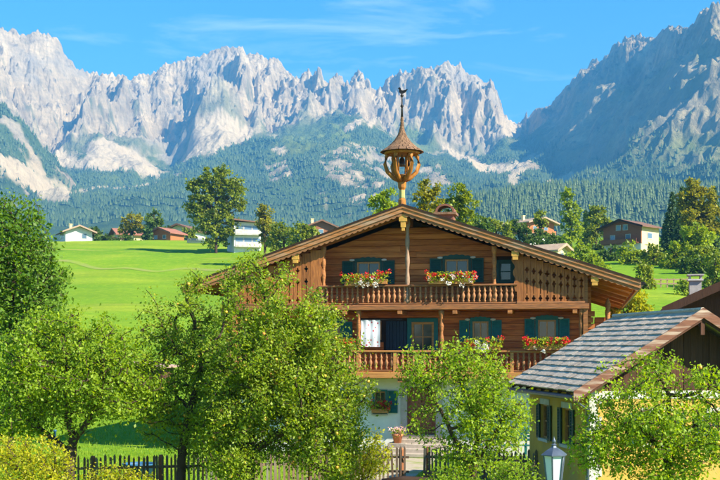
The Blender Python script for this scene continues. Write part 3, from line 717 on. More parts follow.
# ---- balconies: floor beam with rail, balusters
XP0, XP1 = fx(319, YB), fx(517, YB); XR = fx(585, YB); XL = -XR
def baluster_mesh(h):
    p = [(0.030, 0), (0.030, .06), (0.044, .10), (0.026, .16), (0.052, .30), (0.058, .42), (0.034, .56), (0.026, .62), (0.05, .70), (0.028, .78), (0.034, .9), (0.034, 1)]
    mb = MB().lathe([(r*1.25, z*h) for r, z in p], n=6)
    me = bpy.data.meshes.new('baluster'); me.from_pydata(mb.v, [], mb.f); me.polygons.foreach_set('use_smooth', [True]*len(me.polygons)); return me
def balcony(x0, x1, zf, zr, mt_floor, xb0, xb1, step, fasc):
    fl = MB(); fl.box(x0, x1, YB, 0.02, zf-0.10, zf); o = fl.build('balcony', 'beam', ch)
    MB().bevbox(x0-.03, x1+.03, YB-0.06, YB-0.003, zf-fasc, zf+0.03, 0.02).build('fascia', mt_floor, o)
    MB().bevbox(xb0, xb1, YB-0.05, YB+0.12, zr-0.075, zr, 0.02).build('handrail', 'rail' if mt_floor == 'rail' else 'gold', o)
    MB().bevbox(xb0, xb1, YB-0.01, YB+0.06, zf+0.05, zf+0.105, 0.012).build('bottom_rail', 'rail', o)
    bm_ = baluster_mesh(zr-0.075-zf-0.105); x = xb0+step*0.5
    while x < xb1-0.03:
        link('baluster', bm_, 'baluster', o, (x, YB+0.03, zf+0.105)); x += step
    return o
balU = balcony(XL, XR+0.12, Z2+0.02, fz(430, 284.5, YB), 'rail', XP0, XP1, 0.20, 0.17)
ZR1 = fz(450, 350.5, YB)
balL = balcony(-HG+0.2, HG-0.1, Z1, ZR1, 'gold', -HG+0.3, HG-0.15, 0.205, 0.22)
for x in [fx(p, YB) for p in (358, 395, 512)]: MB().bevbox(x-0.06, x+0.06, YB-0.03, YB+0.10, Z1+.03, ZR1-0.07, 0.01).build('rail_post', 'gold', balL)
for q, x in enumerate([fx(p, YB) for p in (345, 400, 455, 510, 575)]):   # joist ends under the upper balcony
    MB().box(x-0.08, x+0.08, YB-0.1, 0.05, Z2-0.30, Z2-0.17).build('joist', 'beam', balU)
    MB().box(x-0.09, x+0.09, YB+0.0, 0.05, Z1-0.36, Z1-0.235).build('joist', 'beam', balL)
# carved board panels closing the balcony ends
def carved(x0, x1, nb, flip):
    bw = (x1-x0)/nb; zb = Z2+0.06
    pan = None
    for q in range(nb):
        a_, b2 = x0+q*bw, x0+(q+1)*bw-0.012; xc = (a_+b2)/2
        zt = rz_(max(abs(a_), abs(b2)))-0.36; h = zt-zb
        inner = q == (nb-1 if flip else 0)
        holes = []
        if not inner and h > 0.5:
            s1, s2 = 0.018, 0.05
            for z_, arm in ((zb+0.19, 0.072), (zb+0.33*h+0.25, 0.075), (zb+0.62*h+0.16, 0.082)):
                if z_ < zt-0.12:
                    holes += [(xc-arm, xc+arm, z_-0.026, z_+0.026), (xc-0.028, xc+0.028, z_-0.115, z_+0.115), (xc-0.048, xc+0.048, z_-0.05, z_+0.05)]
            if h > 0.9: holes += [(xc-0.018, xc+0.018, zb+0.36, zb+0.33*h+0.14)]
        bd = MB().holed(a_, b2, zb, zt, holes, YB+0.0, YB+0.035)
        if inner:                                    # scrolled edge board
            pts = []; sgn = 1 if flip else -1; xe = b2 if flip else a_; xo = a_ if flip else b2
            for j in range(21):
                t = j/20; pts.append((xe+sgn*(0.05+0.10*abs(math.sin(t*PI*3))*(0.5+t) + 0.25*max(0, t-0.75)), zb+0.45+(zt-zb-0.45)*t))
            poly = [(xo, zb), (xe, zb), (xe, zb+0.45)]+pts+[(xo, zt)]
            poly = poly if flip else [(x, z) for x, z in poly][::-1]
            bd = MB().prism(poly, YB, YB+0.035)
        bd.build('carved_board', 'panel', ch)
    MB().bevbox(x0, x1, YB-0.05, YB-0.002, Z2+0.05, Z2+0.14, 0.015).build('panel_ledge', 'rail', ch)
    for q in range(4): pass
carved(XP1, XR, 10, False); carved(XL, XP0, 10, True)
# vertical corner beam at the right end of the panel and the wall below it
for s in (1, -1):
    MB().box(s*(XR+0.02)-0.08, s*(XR+0.02)+0.08, YB+0.02, YB+0.18, Z1+0.2, rz_(XR)-0.40).build('corner_beam', 'beam', ch)
# ---- windows with panes, shutters and painted crowns
def window(h, parent, y=0.07, nv=2, nh=1, mt='frame', fw=0.06, glass='glass', name='window', depth=0.07):
    x0, x1, z0, z1 = h
    f = MB(); f.holed(x0, x1, z0, z1, [(x0+fw, x1-fw, z0+fw, z1-fw)], y-0.03, y+depth)
    xs_ = np.linspace(x0+fw, x1-fw, nv+1); zs_ = np.linspace(z0+fw, z1-fw, nh+1)
    for x in xs_[1:-1]: f.box(x-0.022, x+0.022, y-0.01, y+depth-.01, z0+fw, z1-fw)
    for z in zs_[1:-1]: f.box(x0+fw, x1-fw, y-0.004, y+depth-.02, z-0.018, z+0.018)
    o = f.build(name, mt, parent)
    for a_ in range(nv):
        for c_ in range(nh):
            MB().box(xs_[a_], xs_[a_+1], y+0.035, y+0.045, zs_[c_], zs_[c_+1]).build('pane', glass, o)
    return o
def shutter(x0, x1, z0, z1, y, mt, parent):
    f = MB().holed(x0, x1, z0, z1, [(x0+.05, x1-.05, z0+.05, z1-.05)], y, y+0.035)
    f.box(x0+.05, x1-.05, y+.028, y+.034, z0+.05, z1-.05)
    nsl = max(3, int((z1-z0-.1)/0.075))
    for q in range(nsl):
        zz = z0+.05+(q+.5)*(z1-z0-.1)/nsl
        f.prismx([(y+.004, zz-.03), (y+.010, zz-.034), (y+.028, zz+.022), (y+.022, zz+.028)], x0+.05, x1-.05)
    return f.build('shutter', mt, parent)
def crown(h, parent, mt):
    """painted wavy board over a window"""
    x0, x1, z1 = h[0]-0.12, h[1]+0.12, h[3]+0.02; xc = (x0+x1)/2; hw = (x1-x0)/2; pts = [(x0, z1), (x1, z1)]
    for q in range(25):
        t = 1-q/12; pts.append((xc+t*hw, z1+0.07+0.07*math.cos(t*PI/2)+0.035*abs(math.cos(t*PI*2.5))))
    o = MB().prism(pts, -0.075, -0.02).build('window_crown', mt, parent)
    for s in (-1, 1):
        l = MB().lathe([(0.005, -.04), (0.10, -.02), (0.10, .02), (0.005, .04)], 0, 0, 0, 8)
        l.v = [(xc+s*(hw+0.06)+v[0], -0.10+v[1]*0.3, z1+0.05+v[2]*1.2) for v in l.v]; l.build('painted_scroll', 'white', o)
for h, mt in ((win_u1, 'teal'), (win_u2, 'teal'), (win_m2, 'teal'), (win_m3, 'teal'), (win_m0, 'teal')):
    up = h in (win_u1, win_u2); mt = 'dkgreen' if up else 'teal'
    window(h, ch, 0.03); crown(h, ch, mt)
    f = MB().holed(h[0]-.10, h[1]+.10, h[2]-.08, h[3]+.08, [tuple(h)], -0.03, 0.11); f.build('window_surround', mt, ch)
    sw = 0.46 if up else 0.38
    shutter(h[0]-.12-sw, h[0]-.12, h[2]-.06, h[3]+.05, -0.06, mt, ch); shutter(h[1]+.12, h[1]+.12+sw, h[2]-.06, h[3]+.05, -0.06, mt, ch)
for h in (win_u0, win_u3):
    window(h, ch, 0.03, 1, 2, 'dkgreen')
    MB().holed(h[0]-.10, h[1]+.10, h[2]-.08, h[3]+.08, [tuple(h)], -0.03, 0.11).build('window_surround', 'dkgreen', ch)
window(door_m, ch, 0.03, 2, 2, 'gold', 0.09, name='balcony_door')
MB().holed(door_m[0]-.16, door_m[1]+.16, door_m[2]-.05, door_m[3]+.14, [tuple(door_m)], -0.04, 0.11).build('door_surround', 'teal', ch)
d = MB(); 
for q in range(6):
    x0 = door_m2[0]+q*(door_m2[1]-door_m2[0])/6; d.bevbox(x0, x0+(door_m2[1]-door_m2[0])/6-.012, 0.0, 0.05, door_m2[2], door_m2[3], 0.01)
d.build('boarded_door', 'navy', ch)
window(win_m1, ch, 0.03, 2, 1)
# ground floor
for h in (win_g1, win_g0, win_g2):
    window(h, ch, 0.10, 2, 2, 'frame', 0.05)
    MB().holed(h[0]-.07, h[1]+.07, h[2]-.07, h[3]+.07, [tuple(h)], -0.045, -0.002).build('window_surround', 'teal', ch)
    shutter(h[1]+.09, h[1]+.48, h[2]-.04, h[3]+.04, -0.05, 'teal', ch)
    MB().box(h[0]-.1, h[1]+.1, -0.12, -0.046, h[2]-.12, h[2]-.075).build('window_sill', 'greystone', ch)
h = door_g
MB().holed(h[0]-.22, h[1]+.22, h[2]-.02, h[3]+.25, [(h[0], h[1], h[2]-.03, h[3])], -0.07, -0.003).build('door_surround', 'greystone', ch)
dr = MB().box(h[0], h[1], 0.20, 0.26, h[2], h[3]).build('door', 'door', ch)
xc = (h[0]+h[1])/2
for s in (-1, 1):                       # herringbone boards on the two leaves
    x0, x1 = (h[0]+.02, xc-.012) if s < 0 else (xc+.012, h[1]-.02)
    w_ = x1-x0; zz = h[2]-w_+0.02
    while zz < h[3]:
        bw = 0.135
        q0, q1 = (zz, zz+w_) if s > 0 else (zz+w_, zz)
        p = [(x0, q0), (x1, q1), (x1, q1+bw), (x0, q0+bw)]
        p = [(x, min(max(z, h[2]), h[3])) for x, z in p]
        if max(z for _, z in p)-min(z for _, z in p) > 0.05: MB().prism(p, 0.165, 0.198).build('door_board', 'door', dr)
        zz += bw+0.014
MB().tube([(xc+.08, 0.10, h[2]+.95), (xc+.08, 0.15, h[2]+1.0), (xc+.08, 0.15, h[2]+1.12)], 0.018, 6).build('handle', 'iron', dr)
MB().box(h[0]-.3, h[1]+.3, -0.05, .44, h[2]-0.14, h[2]-0.002).build('threshold', 'stone', ch)
# ---- chimney with arched cover
cx_, cyy = fx(446, 5.5), 5.5; zc0 = rz_(cx_)
cm = MB(); cm.box(cx_-.36, cx_+.36, cyy-.36, cyy+.36, zc0-.4, zc0+.62); cm = cm.build('chimney', 'brick', ch)
MB().box(cx_-.48, cx_+.48, cyy-.48, cyy+.48, zc0+.62, zc0+.72).build('chimney_slab', 'spire', cm)
ar = MB()
for q in range(8):
    t0, t1 = PI*q/8, PI*(q+1)/8
    ar.prism([(cx_+.42*math.cos(t0), zc0+.721+.36*math.sin(t0)), (cx_+.42*math.cos(t1), zc0+.721+.36*math.sin(t1)), (cx_+.34*math.cos(t1), zc0+.721+.28*math.sin(t1)), (cx_+.34*math.cos(t0), zc0+.721+.28*math.sin(t0))][::-1], cyy-.44, cyy+.44)
ar.build('chimney_arch', 'brick', cm)
# ---- bell turret
ty = -0.15; tx = fx(402, ty)
def tz(py): return fz(402, py, ty)
mpx = (OY+ty)/FPX                        # metres per photo pixel there
post = MB().lathe([(0.15, 0), (0.15, .35), (0.11, .40), (0.11, .75), (0.15, .82), (0.17, 1.0), (0.12, 1.1)], tx, ty, tz(209), 8)
tw = post.build('bell_turret', 'tower', ch)
MB().lathe([(0.118, 0), (0.118, .30)], tx, ty, tz(209)+.42, 8).build('painted_band', 'towergreen', tw)
zr0, zr1 = tz(181), tz(153)
for q in range(6):                       # curved brackets carrying the little roof
    a_ = q*PI/3+0.26
    prof = [(0.08, 0), (0.30, .10), (0.56, .32), (0.66, .60), (0.60, .86), (0.50, 1.0)]
    pts = [(tx+r*math.cos(a_), ty+r*math.sin(a_), zr0+t*(zr1-zr0)) for r, t in prof]
    MB().tube(pts, [0.09, 0.10, 0.085, 0.075, 0.08, 0.10], 6).build('bracket', 'tower', tw, True)
    MB().tube([(tx+.30*math.cos(a_), ty+.30*math.sin(a_), zr0+.30), (tx+.36*math.cos(a_), ty+.36*math.sin(a_), zr1)], 0.03, 6).build('slim_bar', 'tower', tw, True)
MB().lathe([(0.66, -.06), (0.70, 0), (0.66, .06)], tx, ty, zr1, 12).build('ring_beam', 'tower', tw)
MB().lathe([(0.11, 0), (0.20, .25), (0.30, .32), (0.2, .36)], tx, ty, zr0-.12, 8).build('carved_knot', 'tower', tw, True)
ze, zt_ = tz(151.5), tz(117)
def spr(t): return 0.045+0.78*(1-t)**2.8
rowsS = 13
for q in range(rowsS):                   # shingle courses, each shingle a piece
    t0, t1 = q/rowsS, (q+1)/rowsS; r0, r1 = spr(t0)+0.022, spr(t1)+0.004
    za, zb = ze+(zt_-ze)*t0-0.03, ze+(zt_-ze)*t1; nsg = 16 if q < 5 else 10
    for k in range(nsg):
        a0, a1 = 2*PI*(k+.06)/nsg+q*.2, 2*PI*(k+.94)/nsg+q*.2
        v = [(tx+r*math.cos(a), ty+r*math.sin(a), z) for r, z in ((r0, za), (r1, zb), (r1-.03, zb), (r0-.035, za)) for a in (a0, a1)]
        MB().add(v, [(0,1,3,2), (2,3,5,4), (4,5,7,6), (6,7,1,0), (0,2,4,6), (1,7,5,3)]).build('shingle', 'spire', tw)
MB().lathe([(spr(q/rowsS)-.012, (zt_-ze)*q/rowsS) for q in range(rowsS+1)], tx, ty, ze, 12).build('spire_core', 'dark', tw)
MB().lathe([(0.045, 0), (0.03, .35), (0.07, .42), (0.03, .50), (0.02, .75), (0.075, .82), (0.02, .90), (0.012, 1.05)], tx, ty, zt_, 8).build('finial_rod', 'iron', tw, True)
zk = tz(92)
ck = [(-.02, -.12), (.02, -.12), (.04, 0), (.12, .03), (.20, .14), (.13, .12), (.06, .10), (-.02, .10), (-.05, .19), (-.10, .21), (-.14, .16), (-.10, .14), (-.10, .04), (-.04, -.01)]
MB().prism([(tx+x*1.15, zk+z*1.15-.05) for x, z in ck], ty-.015, ty+.015).build('weathercock', 'iron', tw)
MB().lathe([(0.02, .34), (0.05, .33), (0.10, .26), (0.12, .10), (0.17, 0), (0.15, -.01), (0.02, -.02)], tx, ty, tz(166), 12).build('bell', 'bell', tw, True)
MB().tube([(tx, ty, tz(166)+.3), (tx, ty, zr1+.05)], 0.02, 6).build('bell_hanger', 'iron', tw)
# ================================================================== things on and around the chalet
def cw(x, y, z): return (OX+x*ca+y*sa, OY-x*sa+y*ca, z)
def flower_box(px0, px1, py, yl, label, mix, seed, hang=True):
    x0, x1 = fx(px0, yl), fx(px1, yl); z = fz((px0+px1)/2, py, yl); Lx = x1-x0; rg = np.random.default_rng(seed)
    t = thing('flower_box', label, 'flower box', cw((x0+x1)/2, yl, z), -CA, 'flower boxes on the chalet')
    b = MB(); b.box(-Lx/2, Lx/2, -.10, .10, 0, .16); b.box(-Lx/2-.01, Lx/2+.01, -.11, .11, .13, .165); b.build('planter', 'gold', t)
    k = int(420*Lx); Pn = np.stack([rg.uniform(-Lx/2-.1, Lx/2+.1, k), rg.normal(-.04, .12, k), rg.uniform(.08, .45, k)], -1)
    link('leaves', leaf_mesh('leaves', Pn, .075, rg, width=.5), 'bg_bright', t)
    nh = int(22*Lx); pts = {'red': [], 'wht': []}
    for q in range(nh):
        x = rg.uniform(-Lx/2-.12, Lx/2+.12); f = (x+Lx/2)/Lx
        col = mix(f, rg)
        zz = rg.uniform(.20, .46) if col == 'red' else rg.uniform(-.06, .30)
        c_ = np.array([x, rg.uniform(-.26, -.08) if col == 'wht' else rg.uniform(-.22, .10), zz])
        v = rg.normal(0, 1, (26, 3)); v /= np.linalg.norm(v, axis=1, keepdims=True); pts[col].append(c_+v*rg.uniform(.05, .095))
    for col, nm in (('red', 'red_flowers'), ('wht', 'white_flowers')):
        if pts[col]: tag(link(nm, leaf_mesh(nm, np.concatenate(pts[col]), .047, rg, width=.5), col, t), kind='stuff')
    return t
flower_box(345, 376, 286, YB-0.12, 'upper balcony flower box with red geraniums over hanging white flowers, left window', lambda f, g: 'red' if g.random() < .55 else 'wht', 1)
flower_box(377, 387, 284, YB-0.02, 'short yellow flower box with red geraniums beside the left upper window', lambda f, g: 'red', 2)
flower_box(429, 473, 284, YB-0.12, 'long flower box of red and white flowers below the right upper window', lambda f, g: 'red' if g.random() < .5 else 'wht', 3)
flower_box(468, 500, 350, YB-0.10, 'flower box on lower balcony with red ends and white middle, centre window', lambda f, g: 'wht' if .25 < f < .65 and g.random() < .8 else 'red', 4)
flower_box(526, 565, 350, YB-0.10, 'flower box of white and red flowers at lower balcony beside the grey roof', lambda f, g: 'wht' if .1 < f < .5 and g.random() < .8 else 'red', 5)
flower_box(336, 352, 350, YB-0.10, 'red geranium box on lower balcony left of the hanging white cloth', lambda f, g: 'red', 6)
t = flower_box(372, 388, 413, -.16, 'red geranium box under the small green ground floor window', lambda f, g: 'red', 7)
# cloth hung on the balcony to air
m, n, Lk, b = mat_base('printed_cloth'); tc = n.new('ShaderNodeTexCoord')
vo = n.new('ShaderNodeTexVoronoi'); vo.inputs['Scale'].default_value = 6.5; Lk(tc.outputs['Object'], vo.inputs['Vector'])
c = ramp(vo.outputs['Distance'], 0.20, 0.27, (0.50, 0.08, 0.10), (0.66, 0.66, 0.72)); Lk(c, b.inputs['Base Color']); b.inputs['Roughness'].default_value = 0.9
M['cloth'] = m
x0, x1 = fx(361, YB+.1), fx(380, YB+.1); zt0, zb0 = fz(370, 320, YB+.1), fz(370, 347, YB+.1)
cl = MB(); gx = 13; gzn = 8
vv = [(x0+(x1-x0)*a_/gx-(x0+x1)/2, 0.016*math.sin(a_*1.3)*(1-0.4*c_/gzn)+0.02*math.sin(c_), zt0-(zt0-zb0)*c_/gzn-Z1) for c_ in range(gzn+1) for a_ in range(gx+1)]
ff = [(c_*(gx+1)+a_, (c_+1)*(gx+1)+a_, (c_+1)*(gx+1)+a_+1, c_*(gx+1)+a_+1) for c_ in range(gzn) for a_ in range(gx)]
k = len(vv); vv += [(x, y+.012, z) for x, y, z in vv]; ff += [tuple(q+k for q in f[::-1]) for f in ff]
cl.add(vv, ff); o = cl.build('hanging_cloth', 'cloth', None, True, cw((x0+x1)/2, YB+.12, Z1), -CA)
tag(o, 'white cloth with red pattern hanging above the lower balcony rail', 'cloth')
MB().tube([((x0+x1)/2*0-1.2, 0, zt0-Z1+.01), (1.2, 0, zt0-Z1+.01)], .012, 6).build('clothes_line', 'iron', o)
x0, x1 = fx(383.5, -.1), fx(387, -.1)
cb = MB()
vv = [((x0-x1)/2+(x1-x0)*a_/4, 0.03*math.sin(a_*2.1), .55-1.0*c_/6) for c_ in range(7) for a_ in range(5)]
# steps
st = thing('stone_steps', 'worn stone steps leading up to the brown front door', 'steps', cw(xc, -.05, 0), -CA)
zt1 = door_g[2]-.145
for q in range(4):
    MB().bevbox(-.95-.10*q, .95+.10*q, -.34*(q+1)-.02, -.34*q-.02 if q else .0, 0, zt1-q*zt1/4.0, .02).build('step', 'stone', st)
# flower pot by the door
t = thing('flower_pot', 'terracotta pot with pale pink flowers beside the front door', 'flower pot', cw(fx(397.5, -.55), -.55, 0.0), -CA)
hp = fz(397, 443, -.55)
MB().box(-.34, .34, -.2, .3, 0, hp).build('plinth', 'stone', t)
MB().lathe([(.14, 0), (.19, .26), (.22, .27), (.22, .34), (.17, .34), (.16, .30)], 0, 0, hp, 14).build('pot', 'terracotta', t, True)
rg = np.random.default_rng(11)
Pn = rg.normal(0, 1, (240, 3))*[.13, .13, .09]+[0, 0, hp+.42]; link('leaves', leaf_mesh('leaves', Pn, .07, rg), 'bg_bright', t)
Pn = rg.normal(0, 1, (200, 3))*[.12, .12, .07]+[0, -.02, hp+.50]; tag(link('pink_flowers', leaf_mesh('pink_flowers', Pn, .055, rg, width=.5), 'pink', t), kind='stuff')
# teal bench against the white wall
t = thing('garden_bench', 'teal slatted garden bench against the white chalet wall', 'bench', cw(fx(500, -.7), -.7, 0.0), -CA)
for q in range(4): MB().box(-1.1, 1.1, .20, .235, .62+q*.13, .71+q*.13).build('back_slat', 'teal', t)
for q in range(4): MB().box(-1.1, 1.1, -.30+q*.12, -.20+q*.12, .46, .49).build('seat_slat', 'teal', t)
for sx in (-.95, .95):
    MB().box(sx-.035, sx+.035, -.28, -.21, 0, .459).build('leg', 'teal', t); MB().box(sx-.035, sx+.035, .236, .296, 0, 1.12).build('leg', 'teal', t)
    MB().box(sx-.03, sx+.03, -.21, .236, .40, .459).build('seat_rail', 'teal', t)
# ================================================================== the yellow house on the right
YT = R(7.5); yc, ysn = math.cos(YT), math.sin(YT)
YX, YY = 5.76, 28.6
yh = thing('yellow_house', 'yellow plaster house with grey shingle roof and dark green shutters', 'house', (YX, YY, 0), YT)
WL, WW, XRG = 5.45, 5.34, 2.67            # wall length, gable width, ridge x
EZ, AZ, EO, FO, BO = 3.11, 5.07, 0.56, 0.66, 0.20
sl = (AZ-EZ)/(XRG+EO)
def yz(x): return AZ-sl*abs(x-XRG)
def lx(px, D0=0):                          # photo column on the front wall -> local x
    k = (px-360)/FPX; return (k*YY-YX)/(yc-k*ysn)
def ly(px):                                # photo column on the left wall -> local y
    k = (px-360)/FPX; return (YX-k*YY)/(ysn+k*yc)
def lz(px, py, x=0, y=0): return CZ+(HOR-py)/FPX*(YY+x*ysn+y*yc)
zp = lz(600, 391)                          # top of the plaster
def fwin(p0, p1, q0, q1): return (lx(p0), lx(p1), lz(p0, q1, lx(p0)), lz(p0, q0, lx(p0)))
fw = [fwin(646, 668, 413, 443), fwin(711, 733, 413, 443)]
wl = MB().holed(0, WW, 0, zp, fw, 0, .35); wl.box(WW-.35, WW, .35, WL, 0, yz(WW)-.25); wl.box(.35, WW-.35, WL-.35, WL, 0, zp)
lw = [(ly(553-4), ly(537+4)), (ly(576-4.5), ly(558+4.5))]
lws = [(a_, b2, 1.55, 2.50) for a_, b2 in lw]
tmp = MB().holed(-WL, -.002, 0, yz(0)-.24, [(-b2, -a_, z0, z1) for a_, b2, z0, z1 in lws], 0, .35)
wl.add([(v[1], -v[0], v[2]) for v in tmp.v], [f for f in tmp.f])
wl.build('plaster_wall', 'yellow', yh)
for h in fw:
    window(h, yh, 0.10, 2, 2, 'frame', .05)
    MB().box(h[0]-.12, h[1]+.12, -.02, -.003, h[3]+.01, h[3]+.14).build('white_lintel', 'white', yh)
    MB().box(h[0]-.10, h[1]+.10, -.08, -.003, h[2]-.09, h[2]-.012).build('window_sill', 'white', yh)
    shutter(h[0]-.44, h[0]-.03, h[2]-.02, h[3]+.005, -.05, 'dkgreen', yh); shutter(h[1]+.03, h[1]+.44, h[2]-.02, h[3]+.005, -.05, 'dkgreen', yh)
def turn(o):                               # a piece modelled facing the front, turned to the left wall
    o.data.transform(__import__('mathutils').Matrix(((0, 1, 0, 0), (-1, 0, 0, 0), (0, 0, 1, 0), (0, 0, 0, 1)))); return o
for a_, b2, z0, z1 in lws:
    h = (-b2, -a_, z0, z1)
    o = window(h, yh, 0.10, 1, 2, 'frame', .05); turn(o)
    for c_ in o.children: turn(c_)
    turn(MB().box(h[0]-.06, h[1]+.06, -.02, -.003, h[3]+.012, h[3]+.17).build('white_lintel', 'white', yh))
    turn(MB().box(h[0]-.06, h[1]+.06, -.08, -.003, h[2]-.09, h[2]-.012).build('window_sill', 'white', yh))
    turn(shutter(h[0]-.30, h[0]+.0, h[2]-.03, h[3]+.005, -.06, 'dkgreen', yh)); turn(shutter(h[1]-.0, h[1]+.30, h[2]-.03, h[3]+.005, -.06, 'dkgreen', yh))
# white corner with toothed edge, white band under the gable
q = 0; z = 0.0
while z < zp-.02:
    w_ = .30 if q % 2 else .20; z2 = min(z+.30, zp-.003)
    MB().box(-.02, w_, -.02, -.003, z+.002, z2).build('quoin', 'white', yh)
    turn(MB().box(-(.34-w_+.14), -.004, -.021, -.003, z+.002, z2).build('quoin', 'white', yh)); z = z2; q += 1
MB().box(.31, WW, -.018, -.003, zp-.20, zp-.004).build('white_band', 'white', yh)
# dark board gable
MB().prism([(0, zp), (WW, zp), (WW, yz(WW)-.24), (XRG, AZ-.24), (0, yz(0)-.24)], .04, .30).build('gable_wall', 'dark', yh)
x = 0.0; rb = random.Random(9)
while x < WW-.02:
    x1 = min(WW, x+rb.uniform(.15, .21)); za, zb = yz(x)-.25, yz(x1)-.25
    y0 = rb.uniform(-.012, .012); pts = [(x+.004, zp+.006), (x1-.004, zp+.006), (x1-.004, zb), (x+.004, za)]
    if x < XRG < x1: pts.insert(3, (XRG, AZ-.25))
    MB().prism(pts, y0, .035).build('gable_board', 'oldboard', yh); x = x1
# roof deck and shingles
MB().prism([(-EO, EZ-.10), (XRG, AZ-.10), (XRG, AZ-.04), (-EO, EZ-.04)], -FO, WL+BO).build('roof', 'oldboard', yh)
MB().prism([(XRG, AZ-.10), (WW+EO, yz(WW+EO)-.10), (WW+EO, yz(WW+EO)), (XRG, AZ)], -FO, WL+BO).build('roof', 'shingle', yh)
SL = math.hypot(XRG+EO, AZ-EZ); ux, uz = (XRG+EO)/SL, (AZ-EZ)/SL; nrw = 14; cs = SL/nrw
for q in range(nrw):
    y = -FO-.02 - rb.uniform(0, .2)
    while y < WL+BO:
        y1 = y+rb.uniform(.24, .38); a_, b2 = max(y, -FO-.02)+.003, min(y1, WL+BO)-.003; y = y1
        if b2-a_ < .05: continue
        s0 = q*cs-.07+rb.uniform(-.018, .012); s1 = min((q+1)*cs+.10, SL); lf = rb.uniform(0, .012)
        def pt(s_, n_): return (-EO+ux*s_-uz*n_, EZ-.04+uz*s_+ux*n_)
        p = [pt(s0, .020+lf), pt(s1, .004+(0.004 if q == nrw-1 else 0)), pt(s1, .022), pt(s0, .052+lf)]
        MB().prism(p, a_, b2).build('shingle', 'shingle', yh)
MB().tube([(XRG, -FO, AZ+.01), (XRG, WL+BO, AZ+.01)], .06, 6).build('ridge_board', 'shingle', yh)
# barge boards
for s in (-1, 1):
    xe = -EO-.10 if s < 0 else WW+EO+.1
    pts = [(xe, yz(xe)+.02), (XRG, AZ+.05), (XRG, AZ-.20), (xe, yz(xe)-.24)]
    MB().prism(pts[::(-1 if s < 0 else 1)], -FO-.07, -FO-.022).build('barge_board', 'bargewhite', yh)
    pts = [(xe+.1*(-s), yz(xe)-.14), (XRG, AZ-.17), (XRG, AZ-.27), (xe+.1*(-s), yz(xe)-.26)]
    MB().prism(pts[::(-1 if s < 0 else 1)], -FO-.02, -FO+.03).build('barge_board', 'oldboard', yh)
MB().box(XRG-.09, XRG+.09, -FO+.05, .2, AZ-.42, AZ-.24).build('ridge_beam', 'oldboard', yh)
MB().box(XRG-.05, XRG+.05, -FO+.0, -FO+.07, AZ-.62, AZ-.26).build('carved_drop', 'oldboard', yh)
for yy in np.linspace(-FO+.15, WL, 9): MB().prism([(-EO+.05, EZ-.115), (.0, yz(0)-.115), (.0, yz(0)-.22), (-EO+.05, EZ-.19)][::-1], yy, yy+.10).build('rafter', 'oldboard', yh)
MB().tube([(-EO-.02, -FO+.1, EZ-.20), (-EO-.02, WL+BO, EZ-.23)], .065, 8).build('gutter', 'gutter', yh)
MB().tube([(-EO-.02, -FO+.3, EZ-.24), (-.05, -.05, EZ-.55), (-.08, -.03, .1)], .035, 8).build('downpipe', 'gutter', yh)

# ================================================================== street lamp
D = 18.0; t = thing('street_lamp', 'blue-grey iron lantern with frosted panes in front of the yellow house', 'street lamp', (at(554, D), D, 0), 0.2)
zb, zt_ = zat(486, D), zat(455.5, D)
MB().lathe([(.09, 0), (.09, .3), (.05, .4), (.045, zb-.12), (.08, zb-.08), (.10, zb)], 0, 0, 0, 10).build('pole', 'lampmetal', t, True)
lb = MB(); 
for q in range(6):
    a_ = q*PI/3; r0, r1 = .115, .175
    MB().tube([(r0*math.cos(a_), r0*math.sin(a_), zb), (r1*math.cos(a_), r1*math.sin(a_), zt_)], .013, 6).build('lantern_bar', 'lampmetal', t)
    b_ = a_+PI/3; k = .96
    v = [(r*k*math.cos(g), r*k*math.sin(g), z) for r, z in ((r0, zb+.01), (r1, zt_-.005)) for g in (a_, b_)]
    v += [(x*.95, y*.95, z) for x, y, z in v]
    MB().add(v, [(0,1,3,2), (6,7,5,4), (0,2,6,4), (1,5,7,3), (2,3,7,6), (0,4,5,1)]).build('pane', 'lampglass', t)
MB().lathe([(.215, 0), (.215, .015), (.13, .08), (.05, .125), (.035, .15), (.045, .17), (.02, .19)], 0, 0, zt_, 6, 0).build('lamp_roof', 'lampmetal', t)
MB().lathe([(.012, 0), (.03, .02), (.034, .045), (.01, .08), (.004, .11)], 0, 0, zt_+.185, 8).build('finial', 'lampmetal', t, True)

# ================================================================== fences
pk = MB(); pk.add([(-.032,-.011,0),(.032,-.011,0),(.032,.011,0),(-.032,.011,0),(-.032,-.011,1),(.032,-.011,1),(.032,.011,1),(-.032,.011,1),(0,-.009,1.06),(0,.009,1.06)],
    [(0,3,2,1),(0,1,5,8,4),(2,3,7,9,6),(1,2,6,5),(3,0,4,7),(4,8,9,7),(8,5,6,9)])
pme = bpy.data.meshes.new('picket'); pme.from_pydata(pk.v, [], pk.f)
def fence(p0, p1, h, label, step=.125, posts=()):
    p0, p1 = Vector((*p0, 0)), Vector((*p1, 0)); d = p1-p0; ln = d.length; rz = math.atan2(d.y, d.x); r_ = random.Random(int(ln*97))
    t = thing('picket_fence', label, 'fence', (p0.x, p0.y, 0), rz, 'picket fences in front of the chalet')
    x = .03
    while x < ln:
        o = link('picket', pme, 'fence', t, (x+r_.uniform(-.012, .012), -.035, .04)); o.scale = (r_.uniform(.8, 1.15), 1, h*r_.uniform(.92, 1.03)); o.rotation_euler = (r_.gauss(0, .012), r_.gauss(0, .018), 0); x += step*r_.uniform(.9, 1.12)
    for z in (.3, h*.74): MB().box(0, ln, -.02, .025, z, z+.07).build('rail', 'fence', t)
    for x in posts or [ln*.02, ln*.5, ln*.98]: MB().lathe([(.075, -.1), (.075, h*1.0), (.05, h*1.06)], x, .10, 0, 8).build('post', 'fencepost', t)
    return t
